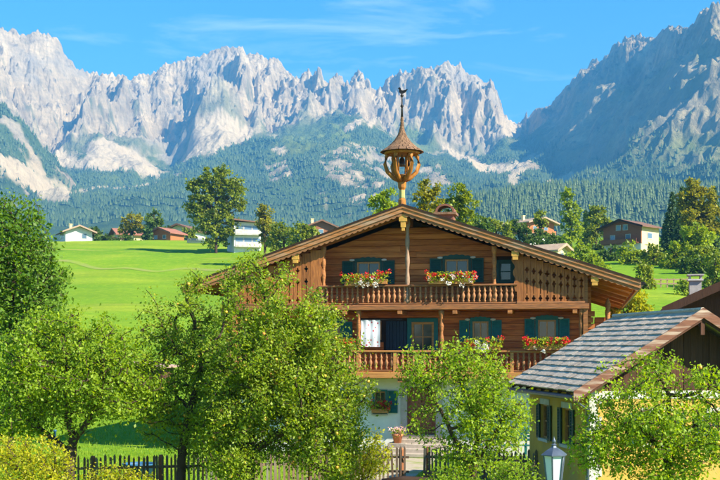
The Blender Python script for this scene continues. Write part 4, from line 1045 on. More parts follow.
fl = fence((at(40, 30.6), 30.6), (at(322, 32.2), 32.2), 1.12, 'long weathered picket fence with rust-brown posts behind the left apple trees', .125, (1.38, 3.2, 5.4, 7.3))
fence((at(318, 35.4), 35.4), (at(409, 34.8), 34.8), 1.0, 'short dark picket fence ending at the stone steps left of the gate gap', .125, (.2, 2.6))
fence((at(424, 34.6), 34.6), (at(548, 33.0), 33.0), 1.05, 'picket fence right of the steps behind the young green tree', .13, (.1, 1.9, 3.6))
# gravel path to the door
pth = MB(); pts = [(-.9, -1.6), (.9, -1.6), (.9, -12), (-.9, -12.5)]
pth.add([(x, y, .006) for x, y in pts], [(3, 2, 1, 0)])
M['gravel'] = pm('pale_gravel', (0.42, 0.37, 0.28), (0.30, 0.26, 0.2), 9, 0.95, 0.6, detail=8, c3=(0.22, 0.26, 0.08), s3=1.2)
o = pth.build('path', 'gravel', None, False, cw(xc, 0, 0), -CA); tag(o, 'pale gravel path to the stone steps', kind='structure')
# small things left of the chalet
D = 33.0
o = MB().lathe([(.035, 0), (.035, zat(432, D)), (.05, zat(432, D)+.01), (.05, zat(432, D)+.05), (.01, zat(432, D)+.07)], 0, 0, 0, 8).build('blue_pole', 'blue', None, True, (at(55, D), D, 0))
tag(o, 'blue painted pole standing on the lawn by the leftmost apple tree', 'pole')
D = 36.0; t = thing('water_tub', 'low blue plastic tub on the lawn behind the picket fence', 'tub', (at(139, D), D, 0))
MB().lathe([(.42, 0), (.50, .42), (.53, .43), (.53, .47), (.47, .47), (.46, .40), (.40, .08)], 0, 0, 0, 16).build('shell', 'blue', t, True)
MB().lathe([(.455, .0), (.455, .01)], 0, 0, .38, 16).build('water_surface', 'glassblue', t)
# dark trunk lying by the fence
D = 31.5; t = thing('lying_log', 'dark weathered log lying in front of the gate gap', 'log', (at(418, D), D, .42), 0.05)
MB().tube([(-1.0, 0, 0), (-.4, .03, .05), (.3, -.02, .02), (1.0, .02, -.03)], [.10, .12, .11, .09], 9).build('trunk', 'dark', t, True)
for sx in (-.7, .7): MB().box(sx-.06, sx+.06, -.1, .1, -.42, -.06).build('support', 'dark', t)

# ================================================================== houses of the village
def far_house(name, label, px, D, w_, d_, h_, rise, rz, wall, roof, wins=(), ov=.8, low=None, hlow=0, balc=(), group='village houses', chim=True, dz=0, rtrim='roofbrown', mono=False, cat='house'):
    """gabled house; gable faces the front (local -y); wins: (face, u, z, w, h), face f front, l left, r right"""
    X = at(px, D); Z0 = g0(X, D)+dz
    t = thing(name, label, cat, (X, D, Z0), R(rz), group)
    hl = hlow
    if low:
        MB().box(-w_/2+.05, w_/2-.05, .05, d_-.05, -1.5, hl).build('lower_wall', low, t)
    b = MB(); b.prism([(-w_/2, hl if low else -1.5), (w_/2, hl if low else -1.5), (w_/2, h_), (0, h_+rise), (-w_/2, h_)], 0, d_); b.build('wall', wall, t)
    sl_ = rise/(w_/2)
    for s in (-1, 1):
        xe = w_/2+ov; p = [(0, h_+rise+.02), (s*xe, h_-sl_*ov+.02), (s*xe, h_-sl_*ov+.30), (0, h_+rise+.32)]
        MB().prism(p[::(1 if s > 0 else -1)], -ov*1.3, d_+ov).build('roof', roof, t)
        p = [(0, h_+rise-.1), (s*(xe+.05), h_-sl_*ov-.1), (s*(xe+.05), h_-sl_*ov+.34), (0, h_+rise+.36)]
        MB().prism(p[::(1 if s > 0 else -1)], -ov*1.3-.12, -ov*1.3-.003).build('barge_board', rtrim, t)
    for face, u, z, ww, hh in wins:
        y = -.0; f = MB().holed(u-ww/2-.12, u+ww/2+.12, z-.12, z+hh+.12, [(u-ww/2, u+ww/2, z, z+hh)], -.10, -.004)
        pn = MB().box(u-ww/2, u+ww/2, -.06, -.01, z, z+hh)
        for mb, nm, mt, par in ((f, 'window', 'white', t), (pn, 'pane', 'glassblue', None)):
            if face == 'l': mb.v = [(-w_/2+v[1], v[0]*-1, v[2]) for v in mb.v]
            if face == 'r': mb.v = [(w_/2-v[1], v[0], v[2]) for v in mb.v]
            if face == 'lo': mb.v = [(v[0], v[1]+.05, v[2]) for v in mb.v]
            o = mb.build(nm, mt, par or prev if nm == 'pane' else par)
            if nm == 'window': prev = o
    for x0, x1, z, mt in balc:
        o = MB().box(x0, x1, -1.1, -.003, z-.15, z).build('balcony', rtrim, t)
        MB().box(x0, x1, -1.12, -1.04, z+.001, z+.95).build('balcony_front', mt, o)
    if chim:
        c_ = MB(); c_.box(-w_*.2-.4, -w_*.2+.4, d_*.5-.4, d_*.5+.4, h_+rise*.4, h_+rise+.9); c_.box(-w_*.2-.5, -w_*.2+.5, d_*.5-.5, d_*.5+.5, h_+rise+.9, h_+rise+1.1); c_.build('chimney', 'cream', t)
    return t
far_house('village_house', 'white house with brown roof and balcony at the far left of the meadow crest', 79, 330, 7.6, 10, 3.2, 1.5, 24, 'plaster', 'roofbrown', [('f', 1.5, 1.2, 1.2, 1.3), ('l', -4, 1.6, 1.6, 1.2), ('l', -7.5, 1.6, 1.6, 1.2)], 1.1, balc=(), rtrim='rooftan')
far_house('village_house', 'low dark red roofed house half hidden by bushes right of the white house', 116, 350, 7, 11, 2.4, 1.6, -62, 'cream', 'roofred', [('r', 4, .8, 1, 1)], 1.0, chim=False, dz=-.6)
far_house('barn', 'small orange wooden barn with red roof beside the round dark green tree', 160, 320, 7.5, 6, 2.3, 1.4, -30, 'houseorange', 'roofred', [('f', -1.5, .8, 1, .9), ('f', 1.6, .8, 1, .9)], .8, chim=False, dz=-.4, cat='barn')
far_house('village_house', 'brown roofed house with white gable between barn and tall poplar', 179, 345, 9, 10, 3.0, 1.7, -18, 'plaster', 'roofbrown', [('f', 2, 1.0, 1.2, 1.1), ('f', -2, 1.0, 1.2, 1.1)], 1.2, chim=False)
far_house('village_house', 'small brown roof with chimney just above the left rake of the chalet', 321, 330, 8, 9, 4.2, 1.6, 15, 'housebrown', 'roofbrown', [('f', 0, 2.2, 1.2, 1.1)], 1.0, dz=1.0)
far_house('village_house', 'orange timber house with tan roof above the dark hedge behind the chalet', 541, 330, 11, 10, 5.8, 1.4, 38, 'houseorange', 'rooftan', [('f', -2.5, 3.4, 1.3, 1.3), ('f', 2, 3.4, 1.3, 1.3), ('l', -4, 3.4, 1.3, 1.3)], 1.3, low='plaster', hlow=2.6, balc=[(-5.2, 5.2, 2.7, 'houseorange')], rtrim='rooftan', dz=.6)
far_house('village_house', 'low tan roofed hut below the orange timber house', 562, 210, 5.4, 6, 1.9, 1.1, 52, 'cream', 'rooftan', [('f', 0, .7, .9, .8)], .7, chim=False, dz=.5, rtrim='rooftan')
# brown and cream house on the right
D = 255; X = at(622, D)
t = thing('village_house', 'large house, brown timber left half and cream plaster right half, among bushes', 'house', (X, D, g0(X, D)-.2), R(-46), 'village houses')
hw_, dd, hh, rs = 4.9, 7.2, 6.0, 1.5
b = MB(); b.prism([(-hw_, 2.2), (hw_, 2.2), (hw_, hh), (0, hh+rs), (-hw_, hh)], 0, .3); b.box(-hw_, -hw_+.3, .3, dd, 2.2, hh); b.build('timber_wall', 'housebrown', t)
MB().box(-hw_+.1, hw_-.1, .12, dd, -2, 2.2).build('lower_wall', 'plaster', t)
b = MB(); b.box(hw_-.35, hw_-.001, .302, dd, -2, hh-.05); b.prism([(-hw_, 2.2), (hw_, 2.2), (hw_, hh), (0, hh+rs), (-hw_, hh)], dd-.3, dd); b.build('plaster_wall', 'cream', t)
for s in (-1, 1):
    xe = hw_+1.1; p = [(0, hh+rs+.02), (s*xe, hh-.31+.02), (s*xe, hh-.31+.26), (0, hh+rs+.28)]
    MB().prism(p[::(1 if s > 0 else -1)], -1.2, dd+.9).build('roof', 'roofbrown', t)
    p = [(0, hh+rs-.12), (s*(xe+.04), hh-.31-.1), (s*(xe+.04), hh-.31+.3), (0, hh+rs+.33)]
    MB().prism(p[::(1 if s > 0 else -1)], -1.32, -1.203).build('barge_board', 'dark', t)
for u, z in ((-2.4, 3.2), (1.6, 3.2), (-.9, 5.4), (.9, 5.4), (-1.8, .5)):
    lo = z < 2; f = MB().holed(u-.65, u+.65, z-.1, z+1.2, [(u-.55, u+.55, z, z+1.1)], (-.1 if not lo else .02), (-.004 if not lo else .116)).build('window', 'white', t)
    MB().box(u-.55, u+.55, -.05 if not lo else .07, -.01 if not lo else .11, z, z+1.1).build('pane', 'glassblue', f)
for u, z in ((3.4, 3.4),):
    f = MB().box(hw_+.004, hw_+.08, u-1.0, u+1.0, z-.1, z+1.3).build('window', 'white', t); MB().box(hw_+.081, hw_+.09, u-.85, u+.85, z+.05, z+1.15).build('pane', 'glassblue', f)
o = MB().box(-hw_, hw_-.5, -1.1, -.003, 2.3, 2.45).build('balcony', 'housebrown', t); MB().box(-hw_, hw_-.5, -1.12, -1.02, 2.451, 3.25).build('balcony_front', 'housebrown', o)
# modern white house behind the poplar
D = 262; X = at(241, D)
t = thing('village_house', 'modern white house with flat overhanging brown roof behind the tall poplar', 'house', (X, D, g0(X, D)+.3), R(18), 'village houses')
b = MB(); b.box(-1.6, 4.6, 0, 8, -1.5, 6.6); b.build('wall', 'plaster', t)
MB().prism([(-2.4, 7.0), (5.5, 6.3), (5.5, 6.6), (-2.4, 7.3)], -1.3, 10).build('roof', 'roofbrown', t)
for z in (1.0, 3.8):
    o = MB().box(-1.6, 4.6, -1.3, -.003, z-.2, z).build('balcony', 'white', t); MB().box(-1.6, 4.6, -1.34, -1.24, z+.001, z+1.0).build('balcony_front', 'white', o)
    for u in (-.4, 1.6, 3.6):
        f = MB().holed(u-.95, u+.95, z+.05, z+2.05, [(u-.85, u+.85, z+.12, z+1.95)], -.08, -.004).build('window', 'white', t); MB().box(u-.85, u+.85, -.05, -.01, z+.12, z+1.95).build('pane', 'glassblue', f)
D = 298; t = thing('board_fence', 'low blue-grey board fence at the foot of the tall poplar', 'fence', (at(187, D), D, g0(at(187, D), D)), 0)
for q in range(26): MB().box(q*.17, q*.17+.12, 0, .03, .1, 1.3+.1*(q % 2)).build('board', 'gutter', t)
MB().box(0, 26*.17, .031, .08, .4, .5).build('rail', 'gutter', t)
# shed in the left meadow
D = 76; X = at(128, D); t = thing('shed', 'low shed with pinkish shingle roof at the edge of the left meadow', 'shed', (X, D, g0(X, D)), R(-8))
b = MB(); b.prism([(-2.4, -.3), (2.4, -.3), (2.4, .75), (-2.4, 1.2)], .1, 2.4); b.build('wall', 'oldboard', t)
M['pinkroof'] = pm('pinkish_shingles', (0.44, 0.30, 0.25), (0.30, 0.2, 0.17), 3, 0.85, 0.4, (1, 5, 5))
for q in range(5): MB().prism([(-2.8+q*1.12, 1.30-q*.105), (-2.8+(q+1)*1.12-.02, 1.30-(q+1)*.105), (-2.8+(q+1)*1.12-.02, 1.42-(q+1)*.105), (-2.8+q*1.12, 1.42-q*.105)], -.25, 2.8).build('roof_panel', 'pinkroof', t)
# brown roofed house behind the yellow one
D = 50; X = at(731, D); t = thing('brown_roof_house', 'house with low brown roof and pale chimney behind the yellow house', 'house', (X, D, 0), R(-13))
ez = zat(292, D-3)
for s in (-1, 1):
    p = [(0, ez+.55), (s*2.9, ez-.75), (s*2.9, ez-.55), (0, ez+.75)]; MB().prism(p[::(1 if s > 0 else -1)], -1, 3.6).build('roof', 'roofbrown', t)
    p = [(0, ez+.4), (s*2.95, ez-.92), (s*2.95, ez-.53), (0, ez+.8)]; MB().prism(p[::(1 if s > 0 else -1)], -1.1, -1.003).build('barge_board', 'oldboard', t)
MB().prism([(-2.3, 0), (2.3, 0), (2.3, ez-.52), (0, ez+.5), (-2.3, ez-.52)], 0, 3.2).build('wall', 'oldboard', t)
xch = -1.42
c_ = MB(); c_.box(xch-.26, xch+.26, 1.2, 1.8, ez-.6, ez+.72); c_ = c_.build('chimney', 'greystone', t)
MB().box(xch-.34, xch+.34, 1.1, 1.9, ez+.72, ez+.79).build('chimney_slab', 'white', c_)
for sx in (-.24, .24): MB().box(xch+sx-.04, xch+sx+.04, 1.15, 1.85, ez+.791, ez+.95).build('chimney_leg', 'greystone', c_)
MB().box(xch-.36, xch+.36, 1.05, 1.95, ez+.951, ez+1.01).build('chimney_cap', 'greystone', c_)
# timber rail terrace on the right meadow
D = 150; X = at(648, D); t = thing('rail_fence', 'pale wooden rail fence crossing the sunny meadow right of the chalet', 'fence', (X, D, g0(X+3, D)), 0)
for q in range(9): MB().box(q*.85-.07, q*.85+.07, 0, .14, -.4, 1.25).build('post', 'greypost', t)
for z in (.45, 1.0): MB().box(-.2, 8*.85+.2, -.07, -.002, z, z+.16).build('rail', 'greypost', t)

# ================================================================== trees
def colonize(seed, blobs, trunk, n_attr, step=.16, di=1.6, dk=.25, iters=140, gap=0.0):
    """space colonisation: branches grow from the trunk towards random points in the crown"""
    rg = np.random.default_rng(seed); A = []
    wts = np.array([b[3]*b[4]*b[5]*(b[6] if len(b) > 6 else 1) for b in blobs]); cnt = (wts/wts.sum()*n_attr).astype(int)
    for b, k in zip(blobs, cnt):
        v = rg.normal(0, 1, (k, 3)); v /= np.linalg.norm(v, axis=1, keepdims=True); r = rg.random(k)**(1/2.2)
        A.append(v*r[:, None]*np.array(b[3:6])+np.array(b[:3]))
    A = np.concatenate(A)
    if gap:
        keep = pnoise(A[:, 0]/.75+A[:, 1]*.37, A[:, 2]/.62+A[:, 1]*.51, seed) > -gap; A = A[keep | (rg.random(len(A)) < .12)]
    nodes = []; par = []
    for path in trunk:                     # list of polylines; the first starts at the root
        last = -1
        for q, p in enumerate(path):
            p = np.array(p, float)
            if q == 0:
                if nodes:
                    last = int(np.argmin(np.linalg.norm(np.array(nodes)-p, axis=1))); p0 = nodes[last]; continue
                nodes.append(p); par.append(-1); last = 0; continue
            s0 = nodes[last]; k = max(1, int(np.linalg.norm(p-s0)/step))
            for j in range(1, k+1):
                nodes.append(s0+(p-s0)*j/k+(rg.normal(0, .012, 3) if j < k else 0)); par.append(last); last = len(nodes)-1
    nd = np.array(nodes); best = np.full(len(A), 1e9); bi = np.zeros(len(A), int); new = nd; off = 0; alive = np.ones(len(A), bool)
    for it in range(iters):
        d = np.linalg.norm(A[:, None]-new[None], axis=2); j = d.argmin(1); dm = d[np.arange(len(A)), j]
        up = dm < best; best[up] = dm[up]; bi[up] = j[up]+off
        alive &= best > dk
        act = alive & (best < di*(2.2 if it < 25 else 1))
        if not act.any(): break
        src = bi[act]; v = A[act]-nd[src]; v /= np.linalg.norm(v, axis=1, keepdims=True)
        acc = np.zeros((len(nd), 3)); np.add.at(acc, src, v); ids = np.unique(src)
        dv = acc[ids]; dv /= np.linalg.norm(dv, axis=1, keepdims=True)+1e-6; dv += rg.normal(0, .16, dv.shape)
        dv /= np.linalg.norm(dv, axis=1, keepdims=True)
        new = nd[ids]+dv*step; off = len(nd); nd = np.concatenate([nd, new]); par += list(ids)
        if len(nd) > 9000: break
    return nd, np.array(par)
def fruit_tree(name, label, seed, base, blobs, trunk, n_attr, leaf, lsize, per, tint_b=.0, fruit=0, r_tip=.006, r_max=.16, gap=.0, bark='bark', step=.16, dk=.25, group='fruit trees in the garden', leafless=0.0, cat='tree', spread=.11):
    rg = np.random.default_rng(seed+100); B = np.array(base, float)
    bl = [(b[0]-B[0], b[1]-B[1], b[2]-B[2])+tuple(b[3:]) for b in blobs]
    tr = [[(p[0]-B[0], p[1]-B[1], p[2]-B[2]) for p in path] for path in trunk]
    nd, par = colonize(seed, bl, tr, n_attr, step, dk=dk, gap=gap)
    k = len(nd); area = np.full(k, 0.0); kids = np.bincount(par[par >= 0], minlength=k)
    area[kids == 0] = r_tip**2.3
    for q in range(k-1, 0, -1): area[par[q]] += area[q]
    rad = np.minimum(area**(1/2.3), r_max)
    if rad[0] < r_max: rad = rad*min(1.6, r_max/rad[0])
    t = thing(name, label, cat, tuple(B), 0, group)
    segs = [(nd[par[q]], nd[q], rad[par[q]] if rad[par[q]] < rad[q]*1.8 else rad[q]*1.25, rad[q]) for q in range(1, k)]
    big = [s for s in segs if s[3] > .03]; small = [s for s in segs if s[3] <= .03]
    for sg, nn, nm in ((big, 8, 'trunk'), (small, 4, 'twigs')):
        if sg:
            v, f = join_tubes(sg, nn); o = link(nm, fast_mesh(nm, v, f, smooth=True), bark, t); tag(o, kind='stuff' if nm == 'twigs' else None)
    thin = np.where((rad < .022) & (np.arange(k) > 3))[0]
    if leafless: thin = thin[pnoise(nd[thin, 0]/.8, nd[thin, 2]/.8, seed+3) > -.5+leafless]
    src = np.repeat(thin, per); P = nd[src] + (nd[par[src]]-nd[src])*rg.random((len(src), 1)) + rg.normal(0, 1, (len(src), 3))*spread
    cen = P.mean(0); tn = .44+.42*pnoise(P[:, 0]/.45, P[:, 2]/.4+P[:, 1]/.5, seed)+rg.normal(0, .15, len(P))+tint_b  # noise lightens and darkens whole leaf clumps: lighting variety put into the tint
    o = link('crown', leaf_mesh('crown', P, lsize, rg, tn, droop=.5, width=.30), leaf, t)
    if fruit:
        ids = rg.choice(thin, fruit); m_ = MB().lathe([(.001, -.036), (.026, -.03), (.037, 0), (.028, .028), (.008, .022)], n=6)
        v = np.array(m_.v); f4 = np.array([f for f in m_.f if len(f) == 4]); cp = nd[ids]+rg.normal(0, .06, (fruit, 3))-[0, 0, .05]
        vv = (v[None]*rg.uniform(.85, 1.2, (fruit, 1, 1))+cp[:, None]).reshape(-1, 3); ff = (f4[None]+(np.arange(fruit)*len(v))[:, None, None]).reshape(-1, 4)
        tag(link('fruit', fast_mesh('fruit', vv, ff, smooth=True), 'fruit', t), kind='stuff')
    return t
def W(px, py, D): return (at(px, D), D, zat(py, D))
def blob(px, py, D, rx, ry, rz_px, wt=1.0):
    s = D/FPX; return (at(px, D), D, zat(py, D), rx*s, ry, rz_px*s, wt)
# big apple tree in front of the chalet
D = 28.0
fruit_tree('apple_tree', 'big dense apple tree full of yellow apples in front of the chalet', 1, (at(247, D), D, 0),
    [blob(285, 385, D, 66, 1.7, 62), blob(258, 300, D, 50, 1.1, 50, .16), blob(322, 432, D, 42, 1.5, 52, .9), blob(306, 322, D, 30, .9, 40, .25), blob(238, 430, D, 42, 1.6, 56, .8), blob(352, 395, D, 24, .8, 32, .4), blob(275, 345, D, 46, 1.3, 38, .5), blob(280, 370, D, 92, 1.9, 92, .07)],
    [[(at(247, D), D, 0), W(247, 450, D), W(252, 405, D), W(258, 360, D), W(268, 315, D)], [W(250, 430, D), W(225, 380, D-.4), W(215, 340, D-.5)], [W(252, 405, D), W(295, 370, D+.3), W(318, 330, D+.3)], [W(247, 455, D), W(300, 420, D-.6), W(335, 410, D-.6)]],
    9500, 'apple_leaf', .082, 27, fruit=220, spread=.12, r_max=.17, gap=.10, dk=.19, step=.14)
D = 29.3
fruit_tree('apple_tree', 'gnarled thin-leaved apple tree with dark bare limb, left of the big one', 2, (at(181, D), D, 0),
    [blob(190, 335, D, 40, 1.0, 50, .6), blob(165, 395, D, 36, 1.2, 55, .9), blob(208, 410, D, 36, 1.2, 60, 1.2), blob(200, 290, D, 24, .7, 30, .3), blob(182, 350, D, 52, 1.1, 92, .12)],
    [[(at(181, D), D, 0), W(182, 450, D), W(190, 410, D), W(203, 362, D), W(192, 342, D), W(195, 322, D), W(187, 300, D)], [W(203, 362, D), W(178, 352, D-.2), W(165, 330, D-.3)], [W(190, 410, D), W(165, 385, D+.3)]],
    2600, 'apple_leaf', .08, 22, tint_b=.04, fruit=60, r_max=.15, gap=.12, dk=.2, step=.15)
D = 28.0
fruit_tree('apple_tree', 'forked apple tree with wide bright crown at the left edge', 3, (at(69, D), D, 0),
    [blob(30, 375, D, 50, 1.6, 48), blob(95, 375, D, 50, 1.5, 45), blob(125, 395, D, 34, 1.2, 26), blob(60, 335, D, 46, 1.2, 26, .7), blob(10, 420, D, 36, 1.2, 26, .7), blob(75, 370, D, 98, 1.7, 64, .1)],
    [[(at(68, D), D, 0), W(69, 462, D), W(73, 440, D), W(68, 415, D), W(66, 385, D), W(70, 345, D)], [W(73, 440, D), W(86, 425, D-.2), W(98, 400, D-.3), W(105, 370, D-.3)], [W(69, 455, D), W(52, 438, D+.2), W(38, 428, D+.3), W(20, 400, D+.2)]],
    7000, 'lime_leaf', .09, 20, tint_b=.0, spread=.14, r_max=.14, gap=.14, dk=.2, step=.15)
D = 27.0
fruit_tree('young_tree', 'young many-stemmed light green tree in front of the brown door', 4, (at(470, D), D, 0),
    [blob(478, 390, D, 42, 1.2, 44), blob(500, 420, D, 32, 1.0, 36), blob(418, 368, D, 26, .9, 26, .5), blob(442, 385, D, 24, .8, 34, .15), blob(455, 355, D, 24, .8, 18, .7), blob(475, 455, D, 46, 1.0, 28, .6), blob(462, 400, D, 76, 1.2, 70, .08)],
    [[(at(470, D), D, 0), W(474, 462, D), W(478, 430, D), W(480, 390, D)], [W(471, 475, D), W(455, 440, D-.2), W(435, 400, D-.2), W(420, 375, D-.2)], [W(472, 470, D), W(492, 440, D+.2), W(505, 415, D+.2)], [W(478, 430, D), W(462, 385, D+.3), W(455, 360, D+.3)]],
    4800, 'lime_leaf', .085, 12, tint_b=.1, r_max=.09, gap=.08, fruit=0, dk=.19, step=.14)
D = 22.0
fruit_tree('pear_tree', 'open crowned fruit tree in front of the yellow house', 5, (at(668, D), D, 0),
    [blob(640, 425, D, 55, 1.1, 42, .5), blob(700, 430, D, 50, 1.1, 40, .55), blob(652, 375, D, 22, .7, 24, .6), blob(712, 385, D, 26, .7, 20, .9), blob(600, 445, D, 36, .9, 36, .7), blob(660, 462, D, 70, 1.0, 24, .8), blob(660, 415, D, 96, 1.2, 62, .06)],
    [[(at(665, D), D, 0), W(667, 460, D), W(668, 425, D), W(669, 395, D), W(660, 372, D), W(655, 360, D)], [W(669, 395, D), W(690, 395, D-.1), W(712, 385, D-.1)], [W(667, 450, D), W(640, 430, D+.2), W(615, 440, D+.2)], [W(667, 440, D), W(695, 425, D+.2)]],
    5000, 'lime_leaf', .078, 14, tint_b=.06, r_max=.085, gap=.04, fruit=60, step=.12, dk=.17, spread=.09)
D = 42.0
fruit_tree('maple_tree', 'dark green broadleaf tree rising at the left edge behind the orchard', 6, (at(10, D), D, 0),
    [blob(10, 250, D, 44, 2.0, 48), blob(30, 275, D, 42, 1.8, 40), blob(-5, 300, D, 52, 2.0, 44), blob(40, 310, D, 30, 1.5, 26), blob(18, 210, D, 22, 1.2, 20, .8), blob(-40, 270, D, 40, 1.8, 55)],
    [[(at(10, D), D, 0), W(10, 400, D), W(10, 330, D), W(14, 270, D), W(16, 225, D)], [W(10, 330, D), W(38, 290, D-.2)], [W(10, 330, D), W(-25, 290, D+.2)]],
    6500, 'maple_leaf', .16, 13, r_max=.2, gap=.18, step=.22, dk=.30, spread=.17, group='trees behind the garden')
D = 24.0
fruit_tree('garden_shrub', 'yellow-green leafy shrub in the lower left corner', 7, (at(28, D), D, 0),
    [blob(30, 465, D, 46, .9, 32), blob(5, 455, D, 30, .8, 22), blob(58, 472, D, 20, .7, 26)], [[(at(28, D), D, 0), (at(28, D), D, .5), W(25, 478, D)], [(at(28, D), D, .5), W(50, 480, D)]],
    2400, 'yellow_leaf', .07, 14, r_max=.03, step=.12, dk=.2, group='garden shrubs', cat='shrub', spread=.08)
D = 30.0
fruit_tree('garden_shrub', 'bright yellow-green shrub growing between big apple tree and steps', 8, (at(362, D), D, 0),
    [blob(362, 455, D, 32, .9, 28), blob(345, 470, D, 24, .8, 28)], [[(at(362, D), D, 0), (at(362, D), D, .4), W(362, 475, D)], [(at(362, D), D, .4), W(345, 475, D)]],
    1800, 'yellow_leaf', .08, 14, tint_b=-.1, r_max=.03, step=.13, dk=.22, group='garden shrubs', cat='shrub', spread=.09)
D = 25.5
fruit_tree('garden_shrub', 'yellow flecked shrub in front of the long fence near its second post', 9, (at(112, D), D, 0),
    [blob(108, 478, D, 26, .7, 16), blob(135, 484, D, 26, .7, 14)], [[(at(112, D), D, 0), (at(112, D), D, .6), W(112, 490, D)]],
    900, 'yellow_leaf', .065, 14, r_max=.025, step=.12, dk=.2, group='garden shrubs', cat='shrub', spread=.08)
D = 26.0
fruit_tree('garden_shrub', 'low green bush at the bottom edge under the young tree', 10, (at(510, D), D, 0),
    [blob(515, 478, D, 30, .8, 20), blob(450, 484, D, 36, .8, 14)], [[(at(510, D), D, 0), (at(510, D), D, .5), W(510, 490, D)]],
    1500, 'lime_leaf', .07, 14, tint_b=-.1, r_max=.025, step=.12, dk=.2, group='garden shrubs', cat='shrub', spread=.08)

# ---- trees farther off: trunk, limbs and a crown of leaf clumps
def bg_tree(name, label, px, D, top, bot, blobs, leaf, seed, lsz=None, dens=1.0, trunk_r=None, group='trees of the village', bark='bark', cat='tree', x0=None):
    """blobs in photo pixels: (px, py, rx, ry); the crown has real depth"""
    rg = np.random.default_rng(seed); s = D/FPX; X = at(px, D); Z0 = g0(X, D)
    t = thing(name, label, cat, (X, D, Z0), 0, group); lsz = lsz or s*2.6; pts, tn = [], []
    for bx, by, rx, ry in blobs:
        c_ = np.array([at(bx, D)-X, 0, zat(by, D)-Z0]); a3 = np.array([rx*s, max(rx*s*.9, 1.0*s), ry*s])
        nclump = int(max(9, rx*ry*.22*dens))
        v = rg.normal(0, 1, (nclump, 3)); v /= np.linalg.norm(v, axis=1, keepdims=True); r = .45+.55*rg.random(nclump)**.6
        cc = c_+v*r[:, None]*a3
        for q in range(nclump):
            k = int(34*rg.uniform(.6, 1.3)); cr = s*rg.uniform(2.0, 4.2)
            pts.append(cc[q]+rg.normal(0, .5, (k, 3))*cr*np.array([1, 1, .75])); tn.append(np.full(k, .5+rg.normal(0, .16))+rg.normal(0, .16, k))
    P = np.concatenate(pts)
    link('crown', leaf_mesh('crown', P, lsz, rg, np.concatenate(tn), width=.45), leaf, t)
    tr_ = trunk_r or max(.08, s*1.6); ztop = zat(top, D)-Z0; segs = [(np.array([0, 0, -.3]), np.array([0, 0, ztop*.35]), tr_, tr_*.8), (np.array([0, 0, ztop*.35]), np.array([rg.normal(0, .02)*ztop, 0, ztop*.85]), tr_*.8, tr_*.25)]
    for bx, by, rx, ry in blobs:
        for q in range(3):
            st_ = np.array([0, 0, ztop*rg.uniform(.3, .6)]); en = np.array([at(bx+rg.uniform(-.5, .5)*rx, D)-X, rg.normal(0, .3)*rx*s, zat(by+rg.uniform(-.3, .3)*ry, D)-Z0]); segs.append((st_, en, tr_*.35, tr_*.1))
    v, f = join_tubes(segs, 6); link('trunk', fast_mesh('trunk', v, f, smooth=True), bark, t)
    return t
bg_tree('poplar_tree', 'tall poplar standing alone on the meadow left of the chalet', 216, 262, 163, 250,
    [(213,178,15,12),(203,192,14,13),(230,194,14,15),(212,206,20,15),(204,220,15,14),(227,222,12,15),(216,238,13,11),(223,170,8,6),(239,186,6,8),(193,184,6,7),(240,206,6,7),(191,205,5,6)], 'bg_leaf', 21, dens=.95)
bg_tree('round_tree', 'olive green tree on the meadow crest left of the round dark tree', 132, 335, 212, 240, [(133,222,10,9),(126,228,7,7),(138,230,8,7)], 'bg_olive', 22)
bg_tree('round_tree', 'round dark green tree on the crest beside the orange barn', 154, 330, 210, 240, [(154,219,9,8),(155,227,11,9),(150,234,8,6)], 'bg_dark', 23)
bg_tree('crest_bush', 'small dark bush beside the white house on the crest', 95, 338, 228, 240, [(94,232,5,5),(99,236,7,4)], 'bg_dark', 24, cat='bush')
bg_tree('crest_bush', 'low hedge of bushes before the dark red roofed house', 112, 325, 235, 243, [(104,239,8,4),(116,240,9,3.5),(127,239,8,4)], 'bg_dark', 25, cat='bush')
bg_tree('crest_bush', 'bluish conical bush against the orange barn', 147, 318, 228, 243, [(147,233,2.5,5),(147,239,4,5)], 'needle', 26, cat='bush')
bg_tree('crest_bush', 'bush between brown roofed house and poplar on the crest', 191, 330, 226, 242, [(191,231,6,5),(188,237,7,4)], 'bg_leaf', 27, cat='bush')
bg_tree('round_tree', 'slim yellowing tree right of the modern white house', 265, 235, 203, 250, [(264,212,6,8),(266,224,9,11),(268,236,11,10)], 'bg_olive', 28)
bg_tree('round_tree', 'dark leafy tree between slim yellowing tree and chalet roof', 284, 225, 221, 256, [(280,230,8,8),(288,237,11,9),(276,243,9,9)], 'bg_leaf', 29)
bg_tree('round_tree', 'broad green tree touching the left rake of the chalet roof', 304, 215, 224, 256, [(300,231,10,7),(310,235,11,8),(302,243,14,9)], 'bg_leaf', 30)
bg_tree('round_tree', 'green tree rising behind the chalet ridge left of the bell turret', 386, 105, 186, 250, [(387,197,10,9),(379,206,12,10),(390,212,12,10)], 'bg_bright', 31, dens=.9)
bg_tree('round_tree', 'olive tree behind the chalet ridge just right of the bell turret', 429, 110, 178, 250, [(429,187,11,8),(423,197,11,9),(434,199,11,10),(428,212,13,9)], 'bg_olive', 32, dens=.9)
bg_tree('round_tree', 'green tree behind the chalet chimney', 460, 115, 183, 250, [(459,193,11,9),(466,203,11,11),(454,205,11,11),(464,216,14,9)], 'bg_leaf', 33, dens=.9)
bg_tree('tall_tree', 'tall slim yellow-green tree between the two brown village houses', 571, 250, 188, 250, [(567,198,6,10),(571,212,9,12),(572,228,11,12),(569,242,12,9)], 'bg_bright', 34)
bg_tree('round_tree', 'rounded green tree left of the brown and cream house', 596, 275, 205, 250, [(597,213,8,8),(594,221,12,9),(604,225,9,8),(590,232,12,8),(598,241,12,9)], 'bg_leaf', 35)
